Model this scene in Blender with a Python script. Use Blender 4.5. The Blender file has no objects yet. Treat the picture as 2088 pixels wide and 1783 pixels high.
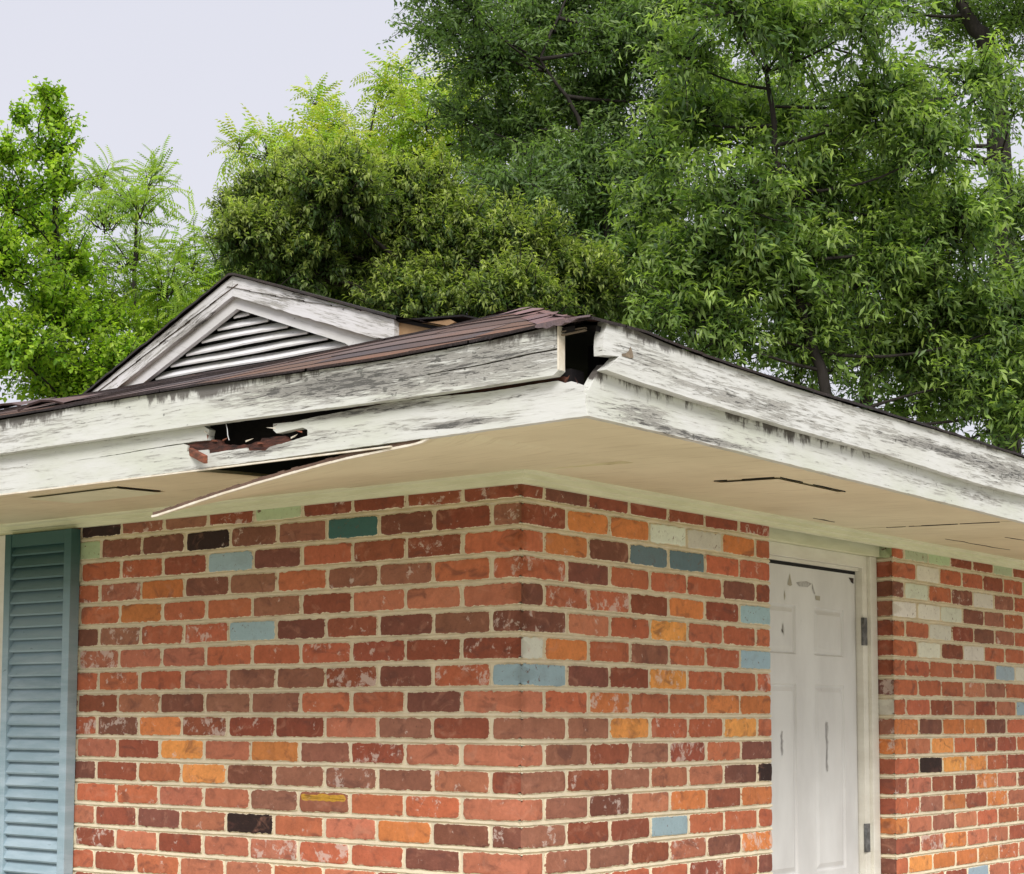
import bpy, bmesh, math, random
import numpy as np
from mathutils import Vector, Matrix

# ------------------------------------------------------------------ camera, sky, sun
scene = bpy.context.scene
COL = scene.collection
CAM = Vector((2.8394, -3.6665, -0.6478))
R_ = (0.78749877, 0.61631059, 0.00263694)
U_ = (0.04983779, -0.06794425, 0.99644356)
F_ = (-0.61429788, 0.78456666, 0.08422157)
cd = bpy.data.cameras.new('camera')
cam = bpy.data.objects.new('camera', cd)
COL.objects.link(cam)
cam.matrix_world = Matrix(((R_[0], U_[0], -F_[0], CAM.x), (R_[1], U_[1], -F_[1], CAM.y), (R_[2], U_[2], -F_[2], CAM.z), (0, 0, 0, 1)))
cd.sensor_width = 36.0
cd.lens = 36.0 * 3597.4 / 2088
cd.shift_y = 268.7 / 2088
cd.clip_start = 0.05
cd.clip_end = 2000
scene.camera = cam
scene.view_settings.view_transform = 'Standard'
scene.view_settings.look = 'None'
scene.view_settings.gamma = 1
scene.view_settings.exposure = 0.36

SUN_EL, SUN_AZ = math.radians(37), math.radians(-47)     # direction towards the sun (azimuth from +x)
w = bpy.data.worlds.new('World'); scene.world = w; w.use_nodes = True
nt = w.node_tree; nt.nodes.clear()
def N(nt, t, **k):
    n = nt.nodes.new(t)
    for a, b in k.items(): setattr(n, a, b)
    return n
out = N(nt, 'ShaderNodeOutputWorld'); bg = N(nt, 'ShaderNodeBackground'); bg.inputs['Strength'].default_value = 0.1
sky = N(nt, 'ShaderNodeTexSky', sky_type='NISHITA', sun_disc=False)
sky.sun_elevation = SUN_EL; sky.sun_rotation = math.pi / 2 - SUN_AZ
sky.air_density = 1.0; sky.dust_density = 4.0
# overcast veil: a pale cloud sheet, brighter towards the zenith
tc = N(nt, 'ShaderNodeTexCoord'); sp = N(nt, 'ShaderNodeSeparateXYZ')
nt.links.new(tc.outputs['Generated'], sp.inputs[0])
cr = N(nt, 'ShaderNodeValToRGB')
cr.color_ramp.elements[0].position = 0.0; cr.color_ramp.elements[0].color = (6.5, 6.4, 7.0, 1)
cr.color_ramp.elements[1].position = 1.0; cr.color_ramp.elements[1].color = (15, 15, 15.4, 1)
e = cr.color_ramp.elements.new(0.22); e.color = (6.45, 6.45, 7.05, 1)
e = cr.color_ramp.elements.new(0.42); e.color = (6.1, 6.15, 6.85, 1)
e = cr.color_ramp.elements.new(0.62); e.color = (12, 12, 12.6, 1)
nt.links.new(sp.outputs['Z'], cr.inputs[0])
nz = N(nt, 'ShaderNodeTexNoise'); nz.inputs['Scale'].default_value = 1.6; nz.inputs['Detail'].default_value = 5
nt.links.new(tc.outputs['Generated'], nz.inputs['Vector'])
mr = N(nt, 'ShaderNodeMapRange'); mr.inputs[3].default_value = 0.94; mr.inputs[4].default_value = 1.06
nt.links.new(nz.outputs[0], mr.inputs[0])
vm = N(nt, 'ShaderNodeVectorMath', operation='SCALE'); nt.links.new(cr.outputs[0], vm.inputs[0]); nt.links.new(mr.outputs[0], vm.inputs[3])
mx = N(nt, 'ShaderNodeMix', data_type='RGBA'); mx.inputs[0].default_value = 0.93
nt.links.new(sky.outputs[0], mx.inputs[6]); nt.links.new(vm.outputs[0], mx.inputs[7])
nt.links.new(mx.outputs[2], bg.inputs['Color']); nt.links.new(bg.outputs[0], out.inputs['Surface'])

sl = bpy.data.lights.new('sun', 'SUN'); sl.energy = 2.4; sl.angle = math.radians(20); sl.color = (1.0, 0.97, 0.93)
so = bpy.data.objects.new('sun', sl); COL.objects.link(so)
sd = Vector((math.cos(SUN_EL) * math.cos(SUN_AZ), math.cos(SUN_EL) * math.sin(SUN_AZ), math.sin(SUN_EL)))
so.rotation_euler = sd.to_track_quat('Z', 'Y').to_euler(); so.location = (3, -6, 8)

rnd = random.Random(7)
rng = np.random.default_rng(11)

# ------------------------------------------------------------------ node helpers
def mat(name, rough=0.8):
    m = bpy.data.materials.new(name); m.use_nodes = True
    t = m.node_tree; b = t.nodes['Principled BSDF']; b.inputs['Roughness'].default_value = rough
    b.inputs['Specular IOR Level'].default_value = 0.3
    return m, t, b
def lk(t, a, b): t.links.new(a, b)
def coords(t, scale=(1, 1, 1), loc=(0, 0, 0), rot=0.0):
    c = N(t, 'ShaderNodeTexCoord'); src = c.outputs['Object']
    if rot:
        m0 = N(t, 'ShaderNodeMapping'); m0.inputs['Rotation'].default_value = (0, rot, 0); t.links.new(src, m0.inputs[0]); src = m0.outputs[0]
    mp = N(t, 'ShaderNodeMapping')
    mp.inputs['Scale'].default_value = scale; mp.inputs['Location'].default_value = loc
    lk(t, src, mp.inputs[0]); return mp.outputs[0]
def noise(t, vec, scale=1, detail=6, rough=0.6, dist=0):
    n = N(t, 'ShaderNodeTexNoise'); n.inputs['Scale'].default_value = scale; n.inputs['Detail'].default_value = detail
    n.inputs['Roughness'].default_value = rough; n.inputs['Distortion'].default_value = dist
    lk(t, vec, n.inputs['Vector']); return n.outputs[0]
def rng_(t, v, a, b, c=0, d=1, smooth=True):
    n = N(t, 'ShaderNodeMapRange'); n.interpolation_type = 'SMOOTHSTEP' if smooth else 'LINEAR'
    for i, x in zip((1, 2, 3, 4), (a, b, c, d)):
        if hasattr(x, 'links'): lk(t, x, n.inputs[i])
        else: n.inputs[i].default_value = x
    lk(t, v, n.inputs[0]); return n.outputs[0]
def M(t, op, a, b=0.0, clamp=False):
    n = N(t, 'ShaderNodeMath', operation=op); n.use_clamp = clamp
    for i, x in enumerate((a, b)):
        if hasattr(x, 'links'): lk(t, x, n.inputs[i])
        else: n.inputs[i].default_value = x
    return n.outputs[0]
def mix(t, f, a, b):
    n = N(t, 'ShaderNodeMix', data_type='RGBA')
    for i, x in zip((0, 6, 7), (f, a, b)):
        if hasattr(x, 'links'): lk(t, x, n.inputs[i])
        else: n.inputs[i].default_value = x if i == 0 else (*x[:3], 1)
    return n.outputs[2]
def bump(t, b, h, strength=0.4, dist=0.004):
    n = N(t, 'ShaderNodeBump'); n.inputs['Strength'].default_value = strength; n.inputs['Distance'].default_value = dist
    lk(t, h, n.inputs['Height']); lk(t, n.outputs[0], b.inputs['Normal'])
def blob_sum(t, axis, blobs):
    c = N(t, 'ShaderNodeTexCoord'); total = None
    for (u, z, ru, rz, a) in blobs:
        mp = N(t, 'ShaderNodeMapping', vector_type='POINT')
        if axis == 'x': mp.inputs['Scale'].default_value = (1 / ru, 0, 1 / rz); mp.inputs['Location'].default_value = (-u / ru, 0, -z / rz)
        else: mp.inputs['Scale'].default_value = (0, 1 / ru, 1 / rz); mp.inputs['Location'].default_value = (0, -u / ru, -z / rz)
        lk(t, c.outputs['Object'], mp.inputs[0])
        l = N(t, 'ShaderNodeVectorMath', operation='LENGTH'); lk(t, mp.outputs[0], l.inputs[0])
        v = rng_(t, l.outputs[1], 0, 1, a, 0)
        total = v if total is None else M(t, 'ADD', total, v)
    return total

def paint_wood(name, axis, blobs=(), wear=0.0, mould_top=None, mould_amt=0.6, paint=(0.62, 0.62, 0.60), green=0.0, seed=0.0, spots=0.14, rot=0.0):
    m, t, b = mat(name, 0.7)
    al, ac = 7.0, 105.0
    sc = (al, 30, ac) if axis == 'x' else (30, al, ac); wear = wear + 0.115; blobs = [(q[0], q[1], q[2], q[3], q[4] * 1.35) for q in blobs]
    v = coords(t, sc, (seed, seed, seed), rot)
    n1 = noise(t, v, 1.0, 9, 0.68, 0.3)
    v2 = coords(t, tuple(s * q for s, q in zip(sc, (2.4, 2.4, 2.1))), (seed + 3,) * 3, rot)
    n2 = noise(t, v2, 1.0, 5, 0.7, 0.4)
    reg = noise(t, coords(t, (1.7, 1.7, 6), (seed,) * 3), 1.0, 3, 0.5)
    amt = M(t, 'ADD', M(t, 'MULTIPLY', M(t, 'SUBTRACT', reg, 0.5), 0.35), wear)
    if blobs: amt = M(t, 'ADD', amt, blob_sum(t, axis, blobs))
    lvl = M(t, 'ADD', M(t, 'ADD', M(t, 'MULTIPLY', n1, 0.85), M(t, 'MULTIPLY', M(t, 'SUBTRACT', n2, 0.40), 0.75)), amt)
    wmask = rng_(t, lvl, 0.63, 0.72)
    grime = rng_(t, lvl, 0.48, 0.72)
    dark = rng_(t, M(t, 'ADD', n2, M(t, 'MULTIPLY', amt, 0.65)), 0.68, 0.75)
    tint = noise(t, coords(t, (3, 3, 9), (seed + 9,) * 3), 1.0, 4, 0.6)
    base = mix(t, rng_(t, tint, 0.35, 0.7), paint, tuple(p * q for p, q in zip(paint, (0.90, 0.90, 0.86))))
    if green: base = mix(t, M(t, 'MULTIPLY', rng_(t, tint, 0.3, 0.75), green), base, (0.50, 0.56, 0.38))
    col = mix(t, M(t, 'MULTIPLY', grime, 0.45), base, (0.40, 0.39, 0.35))
    col = mix(t, M(t, 'MULTIPLY', wmask, 0.80), col, mix(t, rng_(t, n2, 0.35, 0.6), (0.13, 0.12, 0.11), (0.40, 0.385, 0.35)))
    col = mix(t, M(t, 'MULTIPLY', dark, 0.85), col, (0.05, 0.048, 0.045))
    # small mildew freckles
    fr = noise(t, coords(t, (38, 38, 60), (seed + 5,) * 3), 1.0, 3, 0.6)
    fr = rng_(t, M(t, 'ADD', fr, M(t, 'MULTIPLY', amt, 0.3)), 0.70, 0.76)
    col = mix(t, M(t, 'MULTIPLY', fr, spots * 5), col, (0.08, 0.08, 0.07))
    if mould_top is not None:
        for (z1, z0, am) in mould_top:     # dirt that runs down from an edge at height z1
            c = N(t, 'ShaderNodeTexCoord'); s = N(t, 'ShaderNodeSeparateXYZ'); lk(t, c.outputs['Object'], s.inputs[0])
            g = rng_(t, s.outputs['Z'], z0, z1, 0, 1, False)
            dn = noise(t, coords(t, (26, 26, 9), (seed + 2,) * 3), 1.0, 6, 0.7)
            lowf = noise(t, coords(t, (3.1, 3.1, 1), (seed + 4,) * 3), 1.0, 2, 0.5)
            k = rng_(t, M(t, 'ADD', M(t, 'ADD', dn, M(t, 'MULTIPLY', g, 0.38)), M(t, 'MULTIPLY', M(t, 'SUBTRACT', lowf, 0.5), 0.8)), 0.70, 0.86)
            k = M(t, 'MULTIPLY', M(t, 'MULTIPLY', k, rng_(t, g, 0, 0.35)), am)
            col = mix(t, k, col, (0.07, 0.058, 0.05))
    lk(t, col, b.inputs['Base Color'])
    h = M(t, 'SUBTRACT', 1.0, M(t, 'ADD', M(t, 'MULTIPLY', wmask, 0.6), dark))
    h = M(t, 'ADD', h, M(t, 'MULTIPLY', n2, 0.5))
    bump(t, b, h, 0.55, 0.003)
    return m

# ------------------------------------------------------------------ object helpers
def setp(o, label=None, cat=None, group=None, kind=None):
    if label: o['label'] = label
    if cat: o['category'] = cat
    if group: o['group'] = group
    if kind: o['kind'] = kind
    return o
def empty(name, loc=(0, 0, 0)):
    o = bpy.data.objects.new(name, None); COL.objects.link(o); o.location = loc; o.empty_display_size = 0.2; return o
def link(name, me, m, parent=None):
    o = bpy.data.objects.new(name, me); COL.objects.link(o)
    if m is not None:
        for q in (m if isinstance(m, (list, tuple)) else [m]): me.materials.append(q)
    if parent is not None:
        o.parent = parent
        p = Vector((0, 0, 0)); q = parent
        while q is not None: p += q.location; q = q.parent
        o.location = -p        # the origin stays at the world origin, so object coordinates are metres from the house corner
    return o
def obj(name, bm, m, parent=None, smooth=False):
    me = bpy.data.meshes.new(name); bm.normal_update(); bm.to_mesh(me); bm.free()
    if smooth: me.shade_smooth()
    return link(name, me, m, parent)
def add_box(bm, x0, x1, y0, y1, z0, z1, bev=0.0):
    vs = [bm.verts.new((x, y, z)) for x in (x0, x1) for y in (y0, y1) for z in (z0, z1)]
    fs = []
    for q in ((0, 1, 3, 2), (4, 6, 7, 5), (0, 4, 5, 1), (2, 3, 7, 6), (0, 2, 6, 4), (1, 5, 7, 3)):
        fs.append(bm.faces.new([vs[i] for i in q]))
    if bev:
        es = list({e for f in fs for e in f.edges})
        bmesh.ops.bevel(bm, geom=es, offset=bev, segments=2, affect='EDGES', profile=0.6)
    return vs
def box(name, m, parent, *a, bev=0.0):
    bm = bmesh.new(); add_box(bm, *a, bev=bev); return obj(name, bm, m, parent)
def refine(poly, step=0.02, jit=0.0, seed=1):
    r = random.Random(seed); o = []
    n = len(poly)
    for i in range(n):
        a = poly[i]; b = poly[(i + 1) % n]
        L = math.hypot(b[0] - a[0], b[1] - a[1]); k = max(1, int(L / step))
        for j in range(k):
            t = j / k
            jj = 0 if j == 0 else jit
            o.append((a[0] + (b[0] - a[0]) * t + r.uniform(-jj, jj), a[1] + (b[1] - a[1]) * t + r.uniform(-jj, jj)))
    return o
def slab(bm, poly, axis, front, thick):
    """polygon (u,z) standing at the plane 'front' (axis y: plane y=front, going back to +y; axis x: plane x=front going back to -x)"""
    def P(u, z, d):
        return (u, front + d, z) if axis == 'x' else (front - d, u, z)
    f = [bm.verts.new(P(u, z, 0)) for u, z in poly]; k = [bm.verts.new(P(u, z, thick)) for u, z in poly]
    n = len(poly); fs = []
    fs.append(bm.faces.new(f)); fs.append(bm.faces.new(k[::-1]))
    for i in range(n):
        bm.faces.new((f[i], k[i], k[(i + 1) % n], f[(i + 1) % n]))
    bm.normal_update(); bmesh.ops.triangulate(bm, faces=fs, ngon_method='EAR_CLIP')
    bmesh.ops.recalc_face_normals(bm, faces=bm.faces[:])
def board(name, m, parent, poly, axis, front, thick, step=0.03, jit=0.0012, seed=1):
    bm = bmesh.new(); slab(bm, refine(poly, step, jit, seed), axis, front, thick); return obj(name, bm, m, parent)
def np_mesh(name, verts, faces, cols=None, extra=None, smooth=False):
    """verts (n,3), faces: list of arrays (k,3) or (k,4)"""
    me = bpy.data.meshes.new(name)
    verts = np.asarray(verts, np.float32)
    loops = np.concatenate([f.reshape(-1) for f in faces]).astype(np.int32)
    tot = np.concatenate([np.full(len(f), f.shape[1], np.int32) for f in faces])
    start = np.concatenate([[0], np.cumsum(tot)[:-1]]).astype(np.int32)
    me.vertices.add(len(verts)); me.vertices.foreach_set('co', verts.reshape(-1))
    me.loops.add(len(loops)); me.loops.foreach_set('vertex_index', loops)
    me.polygons.add(len(tot)); me.polygons.foreach_set('loop_start', start); me.polygons.foreach_set('loop_total', tot)
    me.update(calc_edges=True)
    if cols is not None:
        a = me.color_attributes.new('Col', 'FLOAT_COLOR', 'POINT'); a.data.foreach_set('color', np.asarray(cols, np.float32).reshape(-1))
    for k, v in (extra or {}).items():
        a = me.attributes.new(k, 'FLOAT', 'POINT'); a.data.foreach_set('value', np.asarray(v, np.float32).reshape(-1))
    if smooth: me.polygons.foreach_set('use_smooth', np.ones(len(tot), bool))
    me.validate(); return me

# ------------------------------------------------------------------ materials
GZ = -2.3
def m_ground():
    m, t, b = mat('ground_grass', 0.95)
    n = noise(t, coords(t, (1, 1, 1)), 3, 8, 0.7)
    lk(t, mix(t, rng_(t, n, 0.35, 0.65), (0.13, 0.18, 0.06), (0.24, 0.22, 0.12)), b.inputs['Base Color']); bump(t, b, n, 0.6, 0.05); return m
def m_concrete():
    m, t, b = mat('concrete', 0.9)
    n = noise(t, coords(t), 4, 9, 0.7)
    lk(t, mix(t, rng_(t, n, 0.3, 0.7), (0.36, 0.34, 0.28), (0.44, 0.41, 0.34)), b.inputs['Base Color']); bump(t, b, n, 0.3, 0.01); return m
MORTAR = (0.74, 0.65, 0.48)
def m_brick():
    m, t, b = mat('brick', 0.9)
    a = N(t, 'ShaderNodeAttribute'); a.attribute_name = 'Col'
    ed = N(t, 'ShaderNodeAttribute'); ed.attribute_name = 'edge'
    wt = N(t, 'ShaderNodeAttribute'); wt.attribute_name = 'white'
    pt = N(t, 'ShaderNodeAttribute'); pt.attribute_name = 'paint'
    v = coords(t)
    n1 = noise(t, v, 22, 6, 0.65); n2 = noise(t, v, 90, 6, 0.7); n3 = noise(t, coords(t, (1, 1, 1), (5, 3, 2)), 55, 5, 0.75, 0.6); n4 = noise(t, coords(t, (1, 1, .6), (1, 7, 2)), 160, 3, 0.6)
    k = M(t, 'ADD', M(t, 'MULTIPLY', rng_(t, n1, 0.25, 0.75, -0.22, 0.20, False), 1.0), rng_(t, n2, 0.2, 0.8, -0.16, 0.16, False))
    sc = N(t, 'ShaderNodeVectorMath', operation='SCALE'); lk(t, a.outputs['Color'], sc.inputs[0]); lk(t, M(t, 'ADD', 1.0, M(t, 'MULTIPLY', k, M(t, 'SUBTRACT', 1.0, M(t, 'MULTIPLY', pt.outputs['Fac'], 0.7)))), sc.inputs[3])
    col = sc.outputs[0]
    bw = noise(t, coords(t, (1, 1, 1.6), (8, 2, 4)), 13, 4, 0.6, 0.8)
    col = mix(t, M(t, 'MULTIPLY', M(t, 'MULTIPLY', rng_(t, bw, 0.52, 0.70), 0.55), M(t, 'SUBTRACT', 1.0, M(t, 'MULTIPLY', pt.outputs['Fac'], 0.75))), col, (0.12, 0.05, 0.04))
    bw2 = noise(t, coords(t, (1, 1, 1.3), (2, 9, 1)), 16, 4, 0.6, 0.8)
    col = mix(t, M(t, 'MULTIPLY', M(t, 'MULTIPLY', rng_(t, bw2, 0.54, 0.72), 0.40), M(t, 'SUBTRACT', 1.0, pt.outputs['Fac'])), col, (0.50, 0.24, 0.16))
    # darker burnt spots
    col = mix(t, M(t, 'MULTIPLY', rng_(t, n4, 0.66, 0.74), 0.55), col, (0.05, 0.025, 0.02))
    # white efflorescence / paint flecks
    wm = rng_(t, M(t, 'ADD', M(t, 'ADD', n3, M(t, 'MULTIPLY', wt.outputs['Fac'], 0.24)), M(t, 'MULTIPLY', M(t, 'SUBTRACT', noise(t, coords(t, (1, 1, 1), (3, 3, 9)), 19, 2, 0.5), 0.5), 0.95)), 0.74, 0.84)
    col = mix(t, M(t, 'MULTIPLY', wm, 0.62), col, (0.66, 0.54, 0.47))
    # chips in painted bricks
    ch = M(t, 'MULTIPLY', rng_(t, n3, 0.60, 0.66), rng_(t, pt.outputs['Fac'], 0.5, 1.0))
    col = mix(t, M(t, 'MULTIPLY', ch, M(t, 'SUBTRACT', 1.0, wt.outputs['Fac'])), col, (0.16, 0.08, 0.055))
    # smeared mortar at the brick edges
    em = M(t, 'SUBTRACT', M(t, 'ADD', n2, M(t, 'MULTIPLY', n3, 0.5)), M(t, 'MULTIPLY', ed.outputs['Fac'], 0.85))
    em = M(t, 'ADD', em, M(t, 'MULTIPLY', M(t, 'SUBTRACT', noise(t, coords(t, (1, 1, 1), (6, 1, 5)), 11, 3, 0.6), 0.5), 0.55)); em = rng_(t, em, 0.52, 0.60)
    col = mix(t, em, col, MORTAR)
    lk(t, col, b.inputs['Base Color'])
    bump(t, b, M(t, 'ADD', n2, M(t, 'MULTIPLY', n1, 0.8)), 0.5, 0.003); return m
def m_mortar():
    m, t, b = mat('mortar', 0.95)
    v = coords(t); n1 = noise(t, v, 9, 8, 0.7); n2 = noise(t, v, 140, 4, 0.7); n3 = noise(t, coords(t, (10, 10, 90)), 1, 4, 0.6)
    col = mix(t, rng_(t, n1, 0.3, 0.7), tuple(c * 1.04 for c in MORTAR), tuple(c * 0.84 for c in MORTAR))
    col = mix(t, M(t, 'MULTIPLY', rng_(t, n2, 0.60, 0.8), 0.35), col, (0.22, 0.17, 0.11))
    col = mix(t, M(t, 'MULTIPLY', rng_(t, n3, 0.60, 0.72), 0.35), col, (0.20, 0.16, 0.11))
    lk(t, col, b.inputs['Base Color']); bump(t, b, n2, 0.5, 0.003); return m
def m_plain(name, c, c2=None, scale=8, rough=0.8, bs=0.2, stretch=(1, 1, 1)):
    m, t, b = mat(name, rough); n = noise(t, coords(t, stretch), scale, 7, 0.65)
    lk(t, mix(t, rng_(t, n, 0.3, 0.7), c, c2 or tuple(x * 0.8 for x in c)), b.inputs['Base Color']); bump(t, b, n, bs, 0.004); return m
def m_soffit():
    m, t, b = mat('soffit_board', 0.75)
    n = noise(t, coords(t, (2.5, 2.5, 1)), 1, 5, 0.6); n2 = noise(t, coords(t, (5, 40, 1)), 1, 4, 0.6); n3 = noise(t, coords(t), 70, 3, 0.6)
    col = mix(t, rng_(t, n, 0.3, 0.7), (0.76, 0.69, 0.49), (0.66, 0.59, 0.41))
    col = mix(t, M(t, 'MULTIPLY', rng_(t, n2, 0.52, 0.70), 0.30), col, (0.40, 0.31, 0.18))
    col = mix(t, M(t, 'MULTIPLY', rng_(t, n3, 0.72, 0.78), 0.5), col, (0.14, 0.10, 0.06))
    lk(t, col, b.inputs['Base Color']); bump(t, b, n, 0.15, 0.01); return m
def m_shingle():
    m, t, b = mat('asphalt_shingle', 0.95)
    a = N(t, 'ShaderNodeAttribute'); a.attribute_name = 'Col'
    v = coords(t); n1 = noise(t, v, 260, 2, 0.6); n2 = noise(t, v, 3.5, 5, 0.6); n3 = noise(t, v, 40, 4, 0.7)
    vm_ = N(t, 'ShaderNodeVectorMath', operation='MULTIPLY'); lk(t, a.outputs['Color'], vm_.inputs[0]); lk(t, mix(t, rng_(t, n2, 0.42, 0.62), (0.92, 0.92, 0.95), (1.15, 0.95, 0.82)), vm_.inputs[1]); col = vm_.outputs[0]
    col = mix(t, M(t, 'MULTIPLY', rng_(t, n1, 0.45, 0.7), 0.5), col, (0.07, 0.055, 0.055))
    col = mix(t, M(t, 'MULTIPLY', M(t, 'MULTIPLY', rng_(t, n3, 0.55, 0.75), rng_(t, a.outputs['Fac'], 0.03, 0.12)), 0.4), col, (0.30, 0.19, 0.125))
    lk(t, col, b.inputs['Base Color']); bump(t, b, n1, 0.8, 0.003); return m
MAT = dict(ground=m_ground(), concrete=m_concrete(), brick=m_brick(), mortar=m_mortar(), soffit=m_soffit(), shingle=m_shingle())
MAT['dark_wood'] = m_plain('old_dark_wood', (0.014, 0.011, 0.012), (0.006, 0.005, 0.006), 30)
MAT['rot'] = m_plain('rotten_red_wood', (0.12, 0.042, 0.028), (0.016, 0.011, 0.010), 22, stretch=(1, 2, 5), bs=1.0)
MAT['rust_wood'] = m_plain('bare_red_wood', (0.30, 0.10, 0.055), (0.10, 0.045, 0.03), 12, stretch=(1, 4, 9), bs=0.6)
MAT['torn_grey'] = m_plain('torn_grey_wood', (0.26, 0.20, 0.14), (0.14, 0.11, 0.08), 40, bs=0.8)
MAT['tan_wood'] = m_plain('raw_tan_plywood', (0.40, 0.26, 0.14), (0.28, 0.17, 0.09), 9)
MAT['frieze'] = m_plain('cream_green_paint', (0.74, 0.74, 0.55), (0.64, 0.64, 0.45), 5, stretch=(1, 1, 8))
MAT['casing'] = m_plain('cream_white_paint', (0.74, 0.72, 0.64), (0.64, 0.61, 0.53), 5, stretch=(1, 1, 3))
MAT['edge_white'] = m_plain('broken_board_edge', (0.75, 0.70, 0.60), (0.60, 0.52, 0.40), 30)
MAT['brown_edge'] = m_plain('fibre_board_edge', (0.16, 0.10, 0.07), (0.10, 0.06, 0.045), 30)
MAT['wire'] = m_plain('white_wire', (0.7, 0.7, 0.7))
MAT['metal'] = m_plain('dull_hinge_metal', (0.20, 0.20, 0.20), (0.06, 0.06, 0.06), 40, 0.5)
MAT['black'] = m_plain('black_gap', (0.012, 0.012, 0.012))
def m_shutter():
    m, t, b = mat('blue_shutter_paint', 0.6)
    n = noise(t, coords(t, (4, 4, 25)), 1, 6, 0.65); n2 = noise(t, coords(t, (20, 20, 60)), 1, 4, 0.6)
    c = N(t, 'ShaderNodeTexCoord'); s = N(t, 'ShaderNodeSeparateXYZ'); lk(t, c.outputs['Object'], s.inputs[0])
    top_shade = M(t, 'MULTIPLY', rng_(t, M(t, 'ADD', s.outputs['Z'], M(t, 'MULTIPLY', M(t, 'SUBTRACT', n, 0.5), 0.25)), -0.50, -0.05), 0.92)  # eave shade painted into the colour, dark green towards the top
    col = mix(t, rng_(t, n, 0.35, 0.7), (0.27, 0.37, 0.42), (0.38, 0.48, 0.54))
    col = mix(t, top_shade, col, (0.018, 0.075, 0.062))
    col = mix(t, M(t, 'MULTIPLY', rng_(t, n2, 0.68, 0.74), 0.6), col, (0.10, 0.14, 0.15))
    lk(t, col, b.inputs['Base Color']); bump(t, b, n, 0.15, 0.003); return m
MAT['shutter'] = m_shutter()
def m_door():
    m, t, b = mat('door_grey_paint', 0.45)
    v = coords(t, (1, 5, 2.2)); n = noise(t, v, 1, 5, 0.6); n2 = noise(t, coords(t, (1, 30, 12)), 1, 4, 0.6)
    col = mix(t, rng_(t, n, 0.3, 0.75), (0.68, 0.675, 0.66), (0.57, 0.56, 0.545))
    col = mix(t, M(t, 'MULTIPLY', rng_(t, n2, 0.68, 0.76), 0.4), col, (0.30, 0.29, 0.28))
    lk(t, col, b.inputs['Base Color']); bump(t, b, n, 0.05, 0.004); return m
MAT['door'] = m_door()

# ------------------------------------------------------------------ trees (crown blobs: x, y, z, radius)
BL_A = [(-7.84, 4.35, 3.98, 0.1), (-8.48, 4.85, 4.04, 0.16), (-8.3, 4.72, 3.71, 0.21), (-8.1, 4.6, 3.34, 0.24), (-9.17, 5.29, 3.36, 0.35), (-8.54, 5.09, 2.89, 0.35), (-8.36, 4.45, 3.93, 0.1), (-8.1, 4.19, 3.5, 0.17), (-8.25, 4.32, 3.18, 0.26), (-8.16, 4.17, 2.64, 0.4), (-8.27, 4.75, 2.39, 0.46), (-8.1, 4.32, 1.99, 0.44), (-8.88, 5.61, 2.51, 0.39), (-8.52, 5.0, 1.92, 0.54), (-7.98, 5.15, 2.0, 0.38), (-9.6, 4.81, 3.0, 0.61), (-9.31, 4.63, 2.27, 0.63), (-8.42, 5.07, 1.72, 0.62), (-8.5, 5.88, 2.09, 0.37)]
BL_B = [(-9.64, 6.8, 4.21, 0.19), (-9.51, 6.38, 3.93, 0.2), (-8.48, 5.77, 3.48, 0.22), (-9.54, 6.18, 4.05, 0.16), (-9.31, 6.06, 3.6, 0.26), (-9.72, 6.65, 3.39, 0.31), (-8.39, 5.98, 2.84, 0.31), (-8.69, 6.51, 3.2, 0.21), (-8.51, 6.69, 3.27, 0.24), (-9.4, 7.09, 2.97, 0.38), (-9.69, 6.59, 2.92, 0.36), (-8.62, 6.8, 2.94, 0.32), (-8.5, 6.03, 2.36, 0.41), (-8.75, 7.15, 3.2, 0.27)]
BL_C = [(-6.3, 5.18, 3.03, 0.38), (-5.62, 5.15, 2.98, 0.4), (-5.58, 5.94, 3.08, 0.47), (-6.08, 5.17, 2.6, 0.53), (-5.95, 5.86, 2.64, 0.59), (-5.32, 6.02, 2.72, 0.54), (-4.81, 6.18, 2.6, 0.49), (-4.53, 6.52, 2.41, 0.39), (-6.1, 4.73, 2.65, 0.24), (-6.62, 5.98, 2.46, 0.57), (-5.33, 5.66, 2.19, 0.52), (-4.58, 5.83, 2.11, 0.48), (-6.83, 5.61, 2.58, 0.38), (-4.93, 7.2, 2.3, 0.38), (-6.72, 5.9, 3.51, 0.23), (-6.9, 5.31, 3.13, 0.11)]
BL_D = [(-10.68, 10.48, 6.01, 0.28), (-11.64, 10.82, 6.12, 0.34), (-11.69, 10.28, 5.82, 0.26), (-11.86, 10.01, 5.84, 0.14), (-11.74, 11.08, 6.66, 0.15), (-10.67, 11.13, 6.0, 0.34), (-10.12, 9.91, 5.3, 0.43), (-10.2, 10.94, 6.37, 0.28), (-10.46, 10.97, 6.67, 0.17), (-9.46, 10.52, 5.76, 0.43), (-9.55, 10.46, 5.33, 0.48), (-10.87, 11.19, 5.53, 0.46), (-10.3, 12.1, 6.85, 0.47), (-9.64, 11.49, 5.83, 0.45), (-10.77, 9.95, 5.32, 0.33), (-8.23, 10.93, 5.94, 0.42), (-9.31, 11.44, 5.19, 0.5), (-8.87, 12.23, 5.41, 0.5), (-9.11, 12.08, 7.1, 0.4)]
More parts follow.
